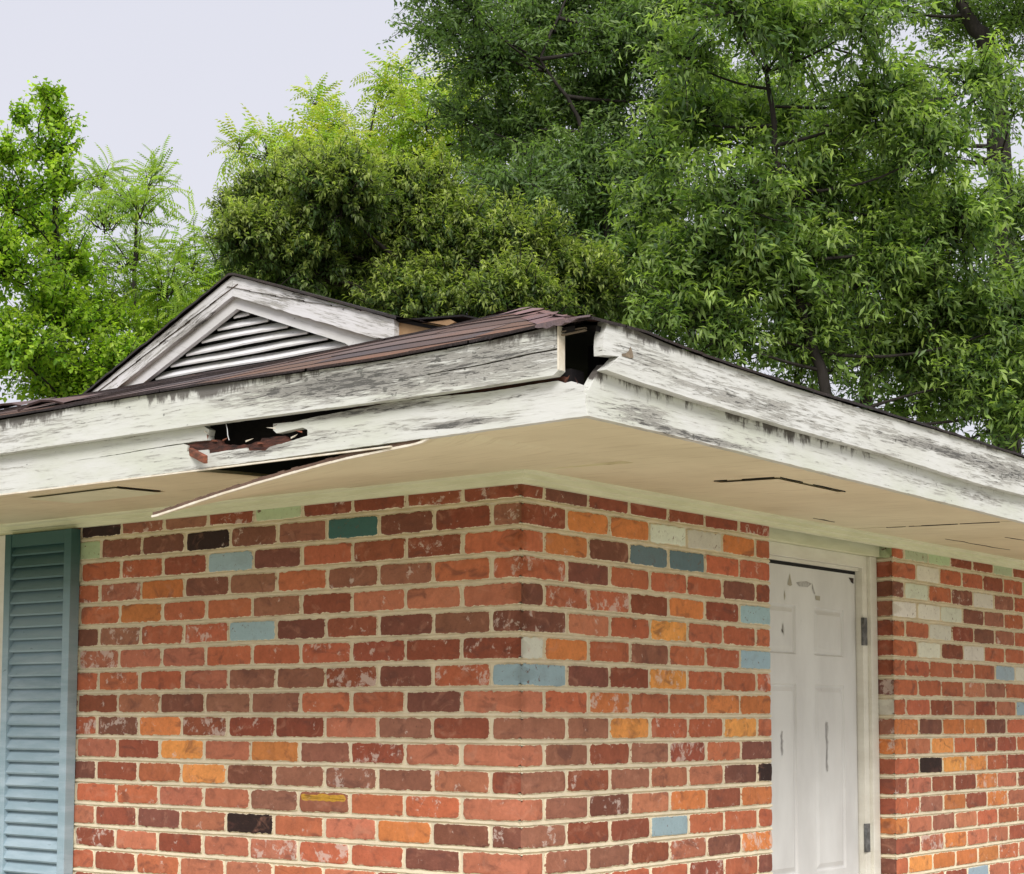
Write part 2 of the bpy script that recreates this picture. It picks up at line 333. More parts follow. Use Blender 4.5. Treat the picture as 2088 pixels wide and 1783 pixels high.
BL_E = [(-7.97, 9.03, 6.03, 0.31), (-7.52, 9.28, 5.75, 0.57), (-7.46, 10.15, 6.26, 0.74), (-7.66, 9.77, 5.18, 0.63), (-7.74, 9.04, 5.1, 0.28), (-7.16, 10.33, 5.53, 0.74), (-6.49, 10.12, 5.86, 0.67), (-6.83, 9.71, 4.56, 0.7), (-6.76, 8.7, 4.11, 0.53), (-6.65, 10.44, 4.86, 0.63), (-7.08, 10.46, 4.15, 0.64), (-6.61, 10.64, 4.01, 0.48), (-7.61, 10.52, 4.05, 0.45), (-6.93, 10.49, 3.44, 0.44), (-7.3, 8.08, 5.97, 0.27), (-7.82, 9.97, 6.85, 0.6), (-6.92, 10.41, 6.76, 0.74), (-6.2, 10.64, 6.4, 0.58), (-6.3, 10.79, 5.48, 0.58), (-7.1, 8.4, 5.8, 0.31)]
BL_F = [(-3.85, 6.92, 4.13, 0.3), (-4.09, 7.44, 3.85, 0.43), (-3.98, 6.78, 3.35, 0.25), (-4.53, 7.63, 3.29, 0.4), (-4.51, 7.25, 2.85, 0.32), (-4.25, 6.94, 2.42, 0.29), (-3.65, 6.91, 2.5, 0.52), (-3.32, 6.71, 2.89, 0.51), (-3.73, 7.84, 3.88, 0.49), (-3.12, 7.19, 4.18, 0.42), (-3.27, 6.64, 4.22, 0.34), (-3.17, 7.48, 3.19, 0.53), (-3.21, 7.17, 2.52, 0.56), (-3.46, 6.79, 1.99, 0.38), (-3.14, 7.41, 2.02, 0.52), (-2.81, 7.76, 2.54, 0.57), (-3.01, 8.33, 3.29, 0.52), (-2.63, 7.5, 3.66, 0.45), (-2.61, 7.17, 4.16, 0.31), (-2.29, 7.63, 3.34, 0.38), (-2.22, 7.87, 2.75, 0.48), (-2.42, 8.12, 2.27, 0.53), (-2.83, 8.09, 1.99, 0.47), (-2.19, 8.17, 1.75, 0.45), (-1.94, 8.3, 2.19, 0.42), (-2.25, 9.11, 3.26, 0.34), (-2.0, 8.24, 1.45, 0.35), (-2.8, 8.51, 1.68, 0.33), (-2.35, 8.52, 4.0, 0.33), (-1.97, 9.14, 2.69, 0.52), (-1.8, 8.65, 1.7, 0.49), (-3.73, 6.59, 2.13, 0.31)]
BL_G = [(-5.5, 11.34, 6.15, 0.73), (-5.05, 12.38, 6.69, 0.6), (-4.59, 13.39, 6.69, 0.67), (-3.96, 13.54, 6.58, 0.61), (-4.54, 12.05, 5.3, 0.68), (-3.57, 12.38, 5.23, 0.43), (-5.44, 12.22, 5.28, 0.75), (-5.86, 10.99, 5.44, 0.72), (-4.13, 13.55, 4.23, 0.71), (-4.25, 11.94, 4.14, 0.66), (-6.45, 12.01, 7.24, 0.78), (-4.81, 12.12, 7.05, 0.74), (-3.6, 12.91, 6.89, 0.73)]
BL_H = [(-6.05, 10.82, 3.47, 0.91), (-4.36, 10.11, 2.86, 0.86), (-3.7, 11.2, 2.74, 0.89), (-3.18, 11.37, 2.26, 0.79), (-6.49, 10.19, 3.22, 0.66), (-6.2, 9.37, 3.39, 0.49), (-5.2, 10.76, 3.9, 0.69), (-4.02, 10.41, 3.53, 0.65), (-3.07, 11.82, 2.99, 0.72)]

# ------------------------------------------------------------------ ground
bm = bmesh.new(); S = 600
vs = [bm.verts.new(p) for p in ((-S, -S, GZ), (S, -S, GZ), (S, S, GZ), (-S, S, GZ))]; bm.faces.new(vs)
setp(obj('ground', bm, MAT['ground']), kind='structure')
bm = bmesh.new()  # unseen pale concrete slab, added to bounce light up onto the soffit
vs = [bm.verts.new(p) for p in ((-0.2, -0.5, GZ + 0.03), (7, -0.5, GZ + 0.03), (7, 9, GZ + 0.03), (-0.2, 9, GZ + 0.03))]; bm.faces.new(vs)
vs = [bm.verts.new(p) for p in ((-6, -7, GZ + 0.026), (7, -7, GZ + 0.026), (7, -0.5, GZ + 0.026), (-6, -0.5, GZ + 0.026))]; bm.faces.new(vs)
setp(obj('bounce_slab', bm, MAT['concrete']), kind='structure')

# ------------------------------------------------------------------ house
W = 0.76           # eave overhang
XL, YB = -3.95, 5.3  # far left and back corners of the brick box
house = empty('brick_house', (0, 0, GZ))
setp(house, 'red brick house corner with rotted white fascia boards, louvred gable and mottled multicoloured bricks', 'house')

CO = 0.07116; BL = 0.203; JV = 0.0092; JH = 0.0126
PAL = {  # brick face colours (linear)
 'r': (0.46, 0.135, 0.066), 'd': (0.28, 0.080, 0.045), 'm': (0.20, 0.075, 0.050), 'b': (0.30, 0.125, 0.078), 'p': (0.47, 0.165, 0.095),
 'O': (0.58, 0.200, 0.066), 'o': (0.70, 0.29, 0.082), 'k': (0.035, 0.018, 0.016), 'B': (0.33, 0.45, 0.50), 'S': (0.12, 0.18, 0.20),
 'T': (0.05, 0.115, 0.11), 'W': (0.64, 0.64, 0.55), 'G': (0.44, 0.50, 0.32), 'Y': (0.33, 0.13, 0.078), 'q': (0.17, 0.07, 0.06)}
LW = ['ddddGdbbk', 'bdmTbmkmmG', 'rddrmBdrr', 'rrbbrbmOpr', 'pppdbrrOr', 'mbmdmBrrbm', 'dddrrrppp', 'Brmdbbprrr', 'pmrrbbmpd', 'bdbpdddOmr',
      'ppdbOpodp', 'dpbbbmordm', 'prrYbpprr', 'mmOprkpmdp', 'pmrrppdpd', 'prdprpprdrp']
RW = ['dmddddd', 'dOOWWOr', 'rOmSSrr', 'rmrrrmd', 'mrrdOdB', 'mprorrr', 'WOrbrrB', 'Bmdorrr', 'prOrrOO', 'bborror', 'pbdbdrm', 'bdbppmk', 'pbmpOdO', 'bddBrrr', 'pbbdpmO', 'rprrdrm']
FW = ['rGGddGdG', 'rWrrdrGG', 'mWrmWbrkr', 'WWWmbrrr', 'rrWdmbrrd', 'rWdWrrrr', 'rrrrrBWr', 'rrrpbrOr', 'rrdpdpBr', 'OmOOmrrp', 'OporddrO', 'rkoordOr', 'dpddOpdr', 'rbOdOpdp', 'OpbprrpO', 'dpOppdrr', 'roOOOrpr', 'rrdBprdr']
RANDP = 'rrrrrddddpppbbbmmOOorrpdbrprdrpdrmbB'
WHITES = set('WG')

class BrickBuf:
    def __init__(s): s.v = []; s.f4 = []; s.f3 = []; s.c = []; s.e = []; s.w = []; s.p = []; s.n = 0
BR = random.Random(5)
def brick(buf, u0, u1, z0, z1, key, P, corner=(), prot=0.005, white=None, shade=None):
    """one brick face, irregular outline. P(u,z,d) -> xyz, d = height above the mortar"""
    per = []
    wdt = u1 - u0; nu = max(3, int(wdt / 0.013)); nz = 4
    for i in range(nu): per.append((u0 + wdt * i / nu, z0, 0, -1, i == 0))
    for i in range(nz): per.append((u1, z0 + (z1 - z0) * i / nz, 1, 0, i == 0))
    for i in range(nu): per.append((u1 - wdt * i / nu, z1, 0, 1, i == 0))
    for i in range(nz): per.append((u0, z1 - (z1 - z0) * i / nz, -1, 0, i == 0))
    n = len(per); c = ((u0 + u1) / 2, (z0 + z1) / 2)
    tilt = BR.uniform(-0.0014, 0.0014); cr1 = BR.uniform(0.0010, 0.0036)
    A = [BR.uniform(-1, 1) for _ in range(n)]
    rg = BR.choice([0.0009, 0.0014, 0.0024]); base = buf.n; k = PAL[key]
    j = BR.uniform(0.86, 1.14); jc = tuple(min(1, x * j * BR.uniform(0.95, 1.05)) for x in k)
    wv = white if white is not None else (BR.uniform(0.45, 1.0) if BR.random() < 0.15 else BR.random() * 0.25)
    if key in 'BSTWG': wv = 0.0
    if key == 'W': wv = 0.15
    pv = 1.0 if key in 'BSTWG' else 0.0
    pr = prot + BR.uniform(-0.0012, 0.002)
    if corner: pr = prot
    if shade: j, wv = shade; jc = tuple(min(1, x * j) for x in k)
    rings = ((0.0, -0.004, 0.0), (0.0010, pr * 0.75, 0.10), (0.0032, pr, 0.42), (0.0075, pr + 0.0004, 0.9))
    for (ins, d, ev) in rings:
        for q, (u, z, nx, nzz, isc) in enumerate(per):
            jit = A[q] * rg + BR.uniform(-0.0003, 0.0003)
            fixed = (nx == 1 and 'R' in corner) or (nx == -1 and 'L' in corner)
            du = -math.copysign(1, u - c[0]); dz = -math.copysign(1, z - c[1])
            uu, zz = u, z
            if nx: 
                uu += 0 if fixed else (nx * jit - nx * ins)
                if isc: zz += dz * (ins + 0.0022) * 1.0
                else: zz += dz * ins * 0.5
            else:
                zz += nzz * jit - nzz * ins + tilt * (u - c[0]) / wdt * 2
                if isc and not ((du < 0 and 'R' in corner) or (du > 0 and 'L' in corner)): uu += du * (ins + 0.0022)
                elif not isc: uu += 0
            if isc:
                # true corner vertex of the rectangle
                fx = ('R' in corner and u > c[0]) or ('L' in corner and u < c[0])
                uu = u if fx else u + du * (ins + cr1)
                zz = z + dz * (ins + (0.0004 if fx else cr1))
            dd = d
            if (('R' in corner and uu >= u1 - 1e-6) or ('L' in corner and uu <= u0 + 1e-6)) and ins > 0: dd = pr
            buf.v.append(P(uu, zz, dd)); buf.c.append((*jc, 1)); buf.e.append(0.9 if (ins > 0 and corner and nx and not isc and (abs(uu - u1) < 1e-6 or abs(uu - u0) < 1e-6)) else ev)
            buf.w.append(wv); buf.p.append(pv)
    for r in range(len(rings) - 1):
        for q in range(n):
            a = base + r * n + q; b_ = base + r * n + (q + 1) % n
            buf.f4.append((a, b_, b_ + n, a + n))
    cv = base + len(rings) * n
    buf.v.append(P(c[0], c[1], pr + 0.0004)); buf.c.append((*jc, 1)); buf.e.append(0.95); buf.w.append(wv); buf.p.append(pv)
    for q in range(n):
        buf.f3.append((cv - n + q, cv - n + (q + 1) % n, cv))
    buf.n = cv + 1
def brick_mesh(buf, name, parent):
    me = np_mesh(name, buf.v, [np.array(buf.f4), np.array(buf.f3)], buf.c, dict(edge=buf.e, white=buf.w, paint=buf.p))
    bm = bmesh.new(); bm.from_mesh(me); bmesh.ops.recalc_face_normals(bm, faces=bm.faces[:]); bm.normal_update()
    for f in bm.faces:
        n = f.normal
        if abs(n.y) > abs(n.x) and abs(n.y) > abs(n.z):
            if n.y > 0: f.normal_flip()
        elif abs(n.x) > abs(n.z) and n.x < 0: f.normal_flip()
    bm.to_mesh(me); bm.free()
    return link(name, me, MAT['brick'], parent)
NC = 32
def zc(k): return -(k + 1) * CO + JH / 2, -k * CO - JH / 2      # face of course k
def joint_bead(bm, P, u0, u1, z, seed):
    """raised, slightly ragged ribbon of mortar in a bed joint"""
    r = random.Random(seed); n = max(2, int((u1 - u0) / 0.018)); rows = []
    ph = r.uniform(0, 6)
    for i in range(n + 1):
        u = u0 + (u1 - u0) * i / n
        wv = 0.0012 * math.sin(u * 7 + ph) + r.uniform(-0.0007, 0.0007)
        prof = ((JH * 0.50, 0.0), (JH * 0.22, 0.0042 + r.uniform(-.0006, .0006)), (-JH * 0.18, 0.0062 + r.uniform(-.0008, .0008)), (-JH * 0.34 + r.uniform(-.0008, .0008), 0.0016), (-JH * 0.5, 0.0))
        rows.append([bm.verts.new(P(u, z + wv + a, d)) for a, d in prof])
    for i in range(n):
        for j in range(4): bm.faces.new((rows[i][j], rows[i + 1][j], rows[i + 1][j + 1], rows[i][j + 1]))
M0 = 0.005   # mortar surface sits this far behind the brick faces
def PL(u, z, d): return (u, M0 - d, z)                 # left wall, faces -y
def PR(u, z, d): return (-M0 + d, u, z)                # right wall, faces +x
bl, brr, bfr = BrickBuf(), BrickBuf(), BrickBuf()
for k in range(NC):
    z0, z1 = zc(k)
    if k == 0: z1 = 0.012
    CS = (BR.uniform(.9, 1.12), BR.choice([0.1, 0.1, 0.6]))
    # left wall: joints at -nL (even courses) or -(n+.5)L (odd courses)
    u1 = 0.0; i = 0; off = 0 if k % 2 == 0 else 0.5
    row = LW[k] if k < len(LW) else ''
    while u1 > XL:
        u0 = -(i + 1 - off) * BL
        jj = BR.uniform(-.002, .002)
        key = row[i] if i < len(row) else BR.choice(RANDP)
        a, b_ = max(u0 + JV / 2 + jj, XL), (0 if i == 0 else u1 - JV / 2)
        if b_ - a > 0.02: brick(bl, a, b_, z0, z1, key, PL, 'R' if i == 0 else ('L' if u0 <= XL else ''), shade=CS if i == 0 else None)
        if key == 'Y':
            brick(bl, a + .004, b_ - .008, z0 + 0.030, z1 - 0.004, 'Y', lambda u, z, d: PL(u, z, d + .0012)); 
            n_ = bl.n - 1
            for q in range(len(bl.c) - 1, len(bl.c) - 400, -1):
                if q < 0 or bl.w[q] != bl.w[-1]: break
                bl.c[q] = (0.55, 0.30, 0.04, 1)
        u1 = u0; i += 1
    # right wall, up to the door at 6.5 L
    u0 = 0.0; i = 0; off = 0.5 if k % 2 == 0 else 0
    row = RW[k] if k < len(RW) else ''; END = 6.45 * BL
    while u0 < END - 0.03:
        u1_ = (i + 1 - off) * BL
        key = row[i] if i < len(row) else BR.choice(RANDP)
        a, b_ = (0 if i == 0 else u0 + JV / 2), min(u1_ - JV / 2, END)
        brick(brr, a, b_, z0, z1, key, PR, ('L' if i == 0 else '') , shade=CS if i == 0 else None)
        u0 = u1_; i += 1
    # wall beyond the door
    S0 = 2.19; u0 = S0; i = 0; off = 0 if k % 2 == 1 else 0.5
    row = FW[k] if k < len(FW) else ''
    while u0 < YB:
        u1_ = S0 + (i + 1 - off) * BL
        key = row[i] if i < len(row) else BR.choice(RANDP)
        a, b_ = (S0 if i == 0 else u0 + JV / 2), min(u1_ - JV / 2, YB)
        if b_ - a > 0.02:
            brick(bfr, a, b_, z0, z1, key, PR, ('L' if i == 0 else '') + ('R' if b_ >= YB - .001 else ''), white=0.35 if (k < 5 and BR.random() < .6) else None)
        u0 = u1_; i += 1
    # brick reveal beside the door (faces -y)
    key = {0: 'G', 1: 'd', 2: 'm', 3: 'b', 4: 'd', 5: 'd', 6: 'd', 7: 'q', 8: 'W', 9: 'b', 10: 'O', 11: 'd', 12: 'd', 13: 'd', 14: 'O', 15: 'm', 16: 'm', 17: 'd'}.get(k, 'd')
    brick(bfr, -0.085, 0.0, z0, z1, key, lambda u, z, d: (u, S0 + M0 - d, z), 'R')
# back of the opening on the near side (faces +y), and the hidden outer walls get plain brick too
wl = brick_mesh(bl, 'front_wall_bricks', house); wr = brick_mesh(brr, 'side_wall_bricks', house); wf = brick_mesh(bfr, 'side_wall_bricks', house)
wl.name = 'brick_facing'; wr.name = 'brick_facing'; wf.name = 'brick_facing'
wl['label'] = 'brick facing left of the corner with blue painted bricks'; wr['label'] = 'brick facing between the corner and the door'; wf['label'] = 'brick facing beyond the door with white flecked bricks'
bm = bmesh.new()
add_box(bm, XL + M0, -M0, M0, 0.11, GZ, 0.012)
add_box(bm, -0.11, -M0, 0.11, 6.45 * BL - M0, GZ, 0.012)
add_box(bm, -0.11, -M0, S0 + M0, YB - M0, GZ, 0.012)
add_box(bm, XL + M0, -0.11, YB - 0.11, YB - M0, GZ, 0.012)
add_box(bm, XL + M0, XL + 0.11, 0.11, YB - 0.11, GZ, 0.012)
for k in range(NC - 1):
    z = -(k + 1) * CO
    joint_bead(bm, PL, XL, 0.001, z, k * 3 + 1)
    joint_bead(bm, PR, -0.001, 6.45 * BL, z, k * 3 + 2)
    joint_bead(bm, PR, S0 - 0.001, YB, z, k * 3 + 3)
    joint_bead(bm, lambda u, zz, d: (u, S0 + M0 - d, zz), -0.085, 0.001, z, k * 3 + 4)
obj('mortar', bm, MAT['mortar'], house)

# ---- frieze moulding at the top of the walls
def sweep(name, m, parent, prof, path_pts):
    """prof (out,z); path: list of (x,y,nx,ny) with n = outward offset direction at that point"""
    bm = bmesh.new(); rows = []
    for (x, y, nx, ny) in path_pts:
        rows.append([bm.verts.new((x + nx * o, y + ny * o, z)) for o, z in prof])
    for a, b_ in zip(rows[:-1], rows[1:]):
        for j in range(len(prof) - 1): bm.faces.new((a[j], b_[j], b_[j + 1], a[j + 1]))
    for r in (rows[0], rows[-1]): bm.faces.new(r)
    bmesh.ops.recalc_face_normals(bm, faces=bm.faces[:]); return obj(name, bm, m, parent)
prof = [(-0.01, -0.030), (0.016, -0.030), (0.019, -0.020), (0.026, -0.017), (0.028, -0.006), (0.042, -0.002), (0.046, 0.006), (0.060, 0.010), (0.060, 0.02), (-0.01, 0.02)]
sweep('frieze_moulding', MAT['frieze'], house, prof, [(XL, 0, 0, -1), (-2, 0, 0, -1), (-1, 0, 0, -1), (0, 0, 1, -1), (0, 1, 1, 0), (0, 2.2, 1, 0), (0, YB, 1, 0)])

# ---- soffit boards.  height falls a little towards the fascia
def zs(o): return 0.004 - 0.020 * max(0, o) / W
def soffit_poly(name, pts, holes_dark=False, m=None, drop=None, th=0.008):
    """pts (x,y) outline, triangulated with inner grid by clipping not needed: flat bilinear"""
    bm = bmesh.new()
    f = [bm.verts.new((x, y, zs(max(-y, x)))) for x, y in pts]; face = bm.faces.new(f)
    r = bmesh.ops.extrude_face_region(bm, geom=[face])
    for v in [g for g in r['geom'] if isinstance(g, bmesh.types.BMVert)]: v.co.z += th
    bmesh.ops.triangulate(bm, faces=[g for g in bm.faces if len(g.verts) > 4])
    bmesh.ops.recalc_face_normals(bm, faces=bm.faces[:])
    return obj(name, bm, m or MAT['soffit'], house)
o = soffit_poly('soffit_panel', [(-4.7, 0.0), (-4.7, -0.755), (-0.98, -0.755), (-0.90, -0.730), (-0.80, -0.695), (-0.712, -0.655), (-0.64, -0.61), (-0.600, -0.55), (-0.582, -0.47), (-0.576, -0.40), (-0.57, -0.20), (-0.57, 0.0)])
o['label'] = 'tan soffit panel left of the drooping one'
# drooping panel
HANG = [(0.36, 0.0), (0.345, 0.012), (0.30, 0.026), (0.164, 0.035), (0.073, 0.041), (-0.052, 0.054), (-0.215, 0.074), (-0.368, 0.095), (-0.578, 0.128)]
xs = np.array([h[0] for h in HANG][::-1]); ds = np.array([h[1] for h in HANG][::-1])
bm = bmesh.new(); nx_, ny_ = 40, 12; g = {}
for side in (0, 1):
    for i in range(nx_ + 1):
        for j in range(ny_ + 1):
            q = j / ny_
            x = -0.578 + (0.36 + 0.578) * i / nx_ ; y = -0.752 * q
            d = float(np.interp(x, xs, ds)) * q ** 1.6
            g[side, i, j] = bm.verts.new((x, y, zs(-y) - d + side * 0.009 - 0.0015))
for i in range(nx_):
    for j in range(ny_):
        for side in (0, 1): bm.faces.new((g[side, i, j], g[side, i + 1, j], g[side, i + 1, j + 1], g[side, i, j + 1]))
dk = len(bm.faces)
for i in range(nx_): bm.faces.new((g[0, i, ny_], g[0, i + 1, ny_], g[1, i + 1, ny_], g[1, i, ny_]))
for j in range(ny_): bm.faces.new((g[0, 0, j], g[0, 0, j + 1], g[1, 0, j + 1], g[1, 0, j]))
bmesh.ops.recalc_face_normals(bm, faces=bm.faces[:])
o = obj('soffit_panel', bm, MAT['soffit'], house); o['label'] = 'sagging soffit panel with its outer edge hanging below the fascia'
bm = bmesh.new()   # split edge: pale face paper with brown fibre above
for i in range(nx_):
    xa = -0.590 + (0.33 + 0.590) * i / nx_; xb = -0.590 + (0.33 + 0.590) * (i + 1) / nx_
    za = zs(.752) - float(np.interp(xa, xs, ds)); zb = zs(.752) - float(np.interp(xb, xs, ds))
    th = 0.0035 + 0.0007 * math.sin(i * 1.3)
    vs = [bm.verts.new(p) for p in ((xa, -0.757, za - .0045), (xb, -0.757, zb - .0045), (xb, -0.757, zb - .0015 + th * .6), (xa, -0.757, za - .0015 + th * .6), (xa, -0.75, za - .0045), (xb, -0.75, zb - .0045), (xb, -0.75, zb + .001), (xa, -0.75, za + .001))]
    for q in ((0, 1, 2, 3), (0, 4, 5, 1), (3, 2, 6, 7)): bm.faces.new([vs[a] for a in q])
obj('torn_edge', bm, MAT['edge_white'], o)
bm = bmesh.new()
for i in range(nx_):
    xa = -0.588 + (0.30 + 0.588) * i / nx_; xb = -0.588 + (0.30 + 0.588) * (i + 1) / nx_
    za = zs(.752) - float(np.interp(xa, xs, ds)) + .0012; zb = zs(.752) - float(np.interp(xb, xs, ds)) + .0012
    tt = 0.008 + rnd.uniform(-.0015, .0015)
    vs = [bm.verts.new(p) for p in ((xa, -0.7545, za), (xb, -0.7545, zb), (xb, -0.7545, zb + tt), (xa, -0.7545, za + tt), (xb, -0.72, zb + tt), (xa, -0.72, za + tt))]
    bm.faces.new(vs[:4]); bm.faces.new((vs[3], vs[2], vs[4], vs[5]))
obj('fibre_edge', bm, MAT['brown_edge'], o)
o = soffit_poly('soffit_panel', [(0.36, 0.0), (0.36, -0.755), (0.755, -0.755), (0.755, 1.76), (0.02, 1.80), (0.0, 0.0)])
o['label'] = 'tan soffit panel around the house corner'
o = soffit_poly('soffit_panel', [(0.0, 1.812), (0.755, 1.772), (0.755, YB + 0.7), (0.0, YB + 0.7)])
o['label'] = 'cracked tan soffit panel right of the door'
# ragged dark cracks (real gaps filled with the dark attic): thin recessed slots modelled as narrow dark wedges
def sliver(name, pts, wdt, parent, zoff=-0.0012):
    bm = bmesh.new(); L_, R2 = [], []
    n = len(pts)
    for i, (x, y) in enumerate(pts):
        a = pts[max(0, i - 1)]; b_ = pts[min(n - 1, i + 1)]; dx, dy = b_[0] - a[0], b_[1] - a[1]; l = math.hypot(dx, dy) or 1
        ww = wdt * (0.25 + 0.75 * math.sin(math.pi * (i + .5) / n)) * rnd.uniform(0.5, 1.2)
        L_.append((x - dy / l * ww, y + dx / l * ww)); R2.append((x + dy / l * ww, y - dx / l * ww))
    pl = L_ + R2[::-1]
    f = [bm.verts.new((x, y, zs(max(-y, x)) + zoff)) for x, y in pl]; face = bm.faces.new(f)
    r = bmesh.ops.extrude_face_region(bm, geom=[face])
    for v in [g_ for g_ in r['geom'] if isinstance(g_, bmesh.types.BMVert)]: v.co.z += 0.003
    bmesh.ops.triangulate(bm, faces=[q for q in bm.faces if len(q.verts) > 4]); bmesh.ops.recalc_face_normals(bm, faces=bm.faces[:])
    return obj(name, bm, MAT['black'], parent)
def seg(a, b_, n=9, j=0.006):
    return [(a[0] + (b_[0] - a[0]) * i / n + rnd.uniform(-j, j), a[1] + (b_[1] - a[1]) * i / n + rnd.uniform(-j, j)) for i in range(n + 1)]
sliver('crack', seg((0.17, 1.806), (0.24, 1.802), 4, .003), 0.004, o)
sliver('crack', seg((0.255, 1.801), (0.43, 1.790), 6, .003), 0.006, o)
sliver('crack', seg((0.44, 1.789), (0.58, 1.781), 5, .002), 0.005, o)
sliver('crack', seg((0.17, 2.28), (0.19, 2.80), 8, .006), 0.0035, o)
sliver('crack', seg((0.385, 2.30), (0.404, 2.44), 5, .003), 0.005, o)
sliver('crack', seg((0.10, 1.42), (0.102, 1.56), 5, .003), 0.005, o)
# soffit vents: perforated rectangular grilles
def vent(x0, x1, y0, y1, label, m):
    bm = bmesh.new(); z = lambda x, y: zs(max(-y, x)) - 0.0022
    f = [bm.verts.new((x, y, z(x, y))) for x, y in ((x0, y0), (x1, y0), (x1, y1), (x0, y1))]; face = bm.faces.new(f)
    r = bmesh.ops.inset_region(bm, faces=[face], thickness=0.014, depth=0.0)
    bmesh.ops.inset_region(bm, faces=[face], thickness=0.004, depth=-0.003)
    bmesh.ops.subdivide_edges(bm, edges=face.edges[:], cuts=1)
    v = obj('soffit_vent', bm, m, house); v['label'] = label
    # rows of small punched holes
    bm = bmesh.new(); nx, ny = int((x1 - x0 - .05) / .011), int((y1 - y0 - .05) / .011)
    for i in range(nx):
        for j in range(ny):
            cx = x0 + .025 + (i + .5) * (x1 - x0 - .05) / nx; cy = y0 + .025 + (j + .5) * (y1 - y0 - .05) / ny; s = .0022
            zz = z(cx, cy) - 0.0008
            bm.faces.new([bm.verts.new((cx + a * s, cy + b_ * s, zz)) for a, b_ in ((-1, 0), (0, -1), (1, 0), (0, 1))])
    obj('vent_holes', bm, MAT['brown_edge'], v)
    return v
vr = vent(0.335, 0.535, 0.42, 0.80, 'soffit vent near the door with a dark gap round its edge', MAT['soffit'])
sliver('gap', seg((0.345, 0.408), (0.385, 0.409), 3, .0010), 0.0020, vr, -0.003)
sliver('gap', seg((0.43, 0.410), (0.53, 0.412), 5, .0015), 0.0014, vr, -0.003)
sliver('gap', seg((0.542, 0.415), (0.542, 0.54), 5, .0015), 0.0014, vr, -0.003)
sliver('gap', seg((0.542, 0.60), (0.542, 0.79), 5, .0015), 0.0016, vr, -0.003)
vl = vent(-1.43, -1.03, -0.515, -0.335, 'soffit vent above the blue shutter', MAT['frieze'])
sliver('gap', seg((-1.022, -0.515), (-1.022, -0.36), 5, .001), 0.0008, vl, -0.003)

# ---- fascia boards
LWB = paint_wood('fascia_paint_a', 'x', [(0.15, 0.045, 0.42, 0.022, 0.26), (0.05, 0.0, 0.5, 0.03, 0.12), (0.42, -0.012, 0.22, 0.018, 0.24), (-0.22, -0.02, 0.22, 0.02, 0.16), (0.6, 0.03, 0.3, 0.03, 0.10)], wear=-0.09, mould_top=[(0.072, 0.055, 0.5)], green=0.25, seed=1.3)
LUP = paint_wood('fascia_paint_b', 'x', [(0.42, 0.11, 0.55, 0.085, 0.20), (-0.02, 0.11, 0.42, 0.05, 0.16), (-0.45, 0.12, 0.5, 0.04, 0.08)], wear=-0.07, mould_top=[(0.165, 0.115, 0.85)], green=0.2, seed=4.1)
RUP = paint_wood('fascia_paint_c', 'y', [(0.85, 0.095, 0.5, 0.03, 0.24), (1.5, 0.09, 0.7, 0.07, 0.18), (-0.60, 0.12, 0.2, 0.06, 0.10), (-0.1, 0.08, 0.6, 0.04, 0.12)], wear=-0.07, mould_top=[(0.165, 0.13, 0.8)], seed=7.7)
RLW = paint_wood('fascia_paint_d', 'y', [(-0.58, 0.0, 0.24, 0.04, 0.19), (1.1, 0.0, 0.6, 0.035, 0.14), (-0.35, -0.022, 0.45, 0.014, 0.22)], wear=-0.12, mould_top=[(0.060, 0.000, 0.95)], green=0.25, seed=2.2)
GBL = paint_wood('rake_paint_left', 'x', [(-2.3, 0.83, 0.5, 0.10, 0.10)], wear=-0.06, seed=9.2, paint=(0.66, 0.65, 0.66), rot=math.radians(23))
GBR = paint_wood('rake_paint_right', 'x', [(-1.6, 0.86, 0.5, 0.07, 0.14)], wear=-0.06, seed=3.2, paint=(0.66, 0.65, 0.66), rot=math.radians(-19))
GBT = paint_wood('rake_trim_paint', 'x', (), wear=-0.16, seed=6.2, paint=(0.66, 0.65, 0.66), rot=math.radians(-19))
crack = [(-0.466, 0.029), (-0.605, 0.0268), (-0.70, 0.0240), (-0.90, 0.0215), (-0.70, 0.0222), (-0.605, 0.0250), (-0.47, 0.0262)]
LL_TOP = [(-0.397, 0.09), (-0.397, 0.063), (-0.378, 0.053), (-0.382, 0.038), (-0.379, 0.027), (-0.425, 0.029)] + crack + [(-0.455, 0.021), (-0.458, 0.006), (-0.383, 0.004), (-0.381, -0.006), (-0.245, -0.004), (-0.242, -0.011), (-0.181, -0.017), (-0.166, -0.009), (-0.114, -0.004), (-0.042, 0.005), (-0.042, 0.019), (-0.057, 0.026), (-0.102, 0.024), (-0.144, 0.021), (-0.156, 0.03), (-0.156, 0.045), (-0.086, 0.043), (-0.02, 0.047), (0.072, 0.050), (0.163, 0.053), (0.222, 0.056), (0.366, 0.053), (0.49, 0.048), (0.583, 0.049), (0.635, 0.05), (0.684, 0.05), (0.70, 0.043), (0.718, 0.045), (0.734, 0.038), (0.749, 0.033), (0.748, 0.018), (0.756, 0.013), (0.752, -0.005), (0.758, -0.031)]
BOT = [(0.224, -0.036), (-0.42, -0.041), (-1.2, -0.043), (-4.72, -0.045)]
o = board('lower_fascia', LWB, house, LL_TOP + BOT + [(-4.72, 0.09)], 'x', -W, 0.02, 0.012, 0.0005, 3)
o['label'] = 'lower fascia board on the left with a broken hole'
RL_TOP = [(-0.757, -0.031), (-0.757, 0.022), (-0.745, 0.038), (-0.734, 0.052), (-0.721, 0.066), (-0.70, 0.085), (YB + .7, 0.085), (YB + .7, -0.046), (1.534, -0.046), (0.302, -0.036), (-0.386, -0.030)]
o = board('lower_fascia', RLW, house, RL_TOP, 'y', W, 0.02, 0.03, 0.0008, 4); o['label'] = 'lower fascia board on the right of the corner'
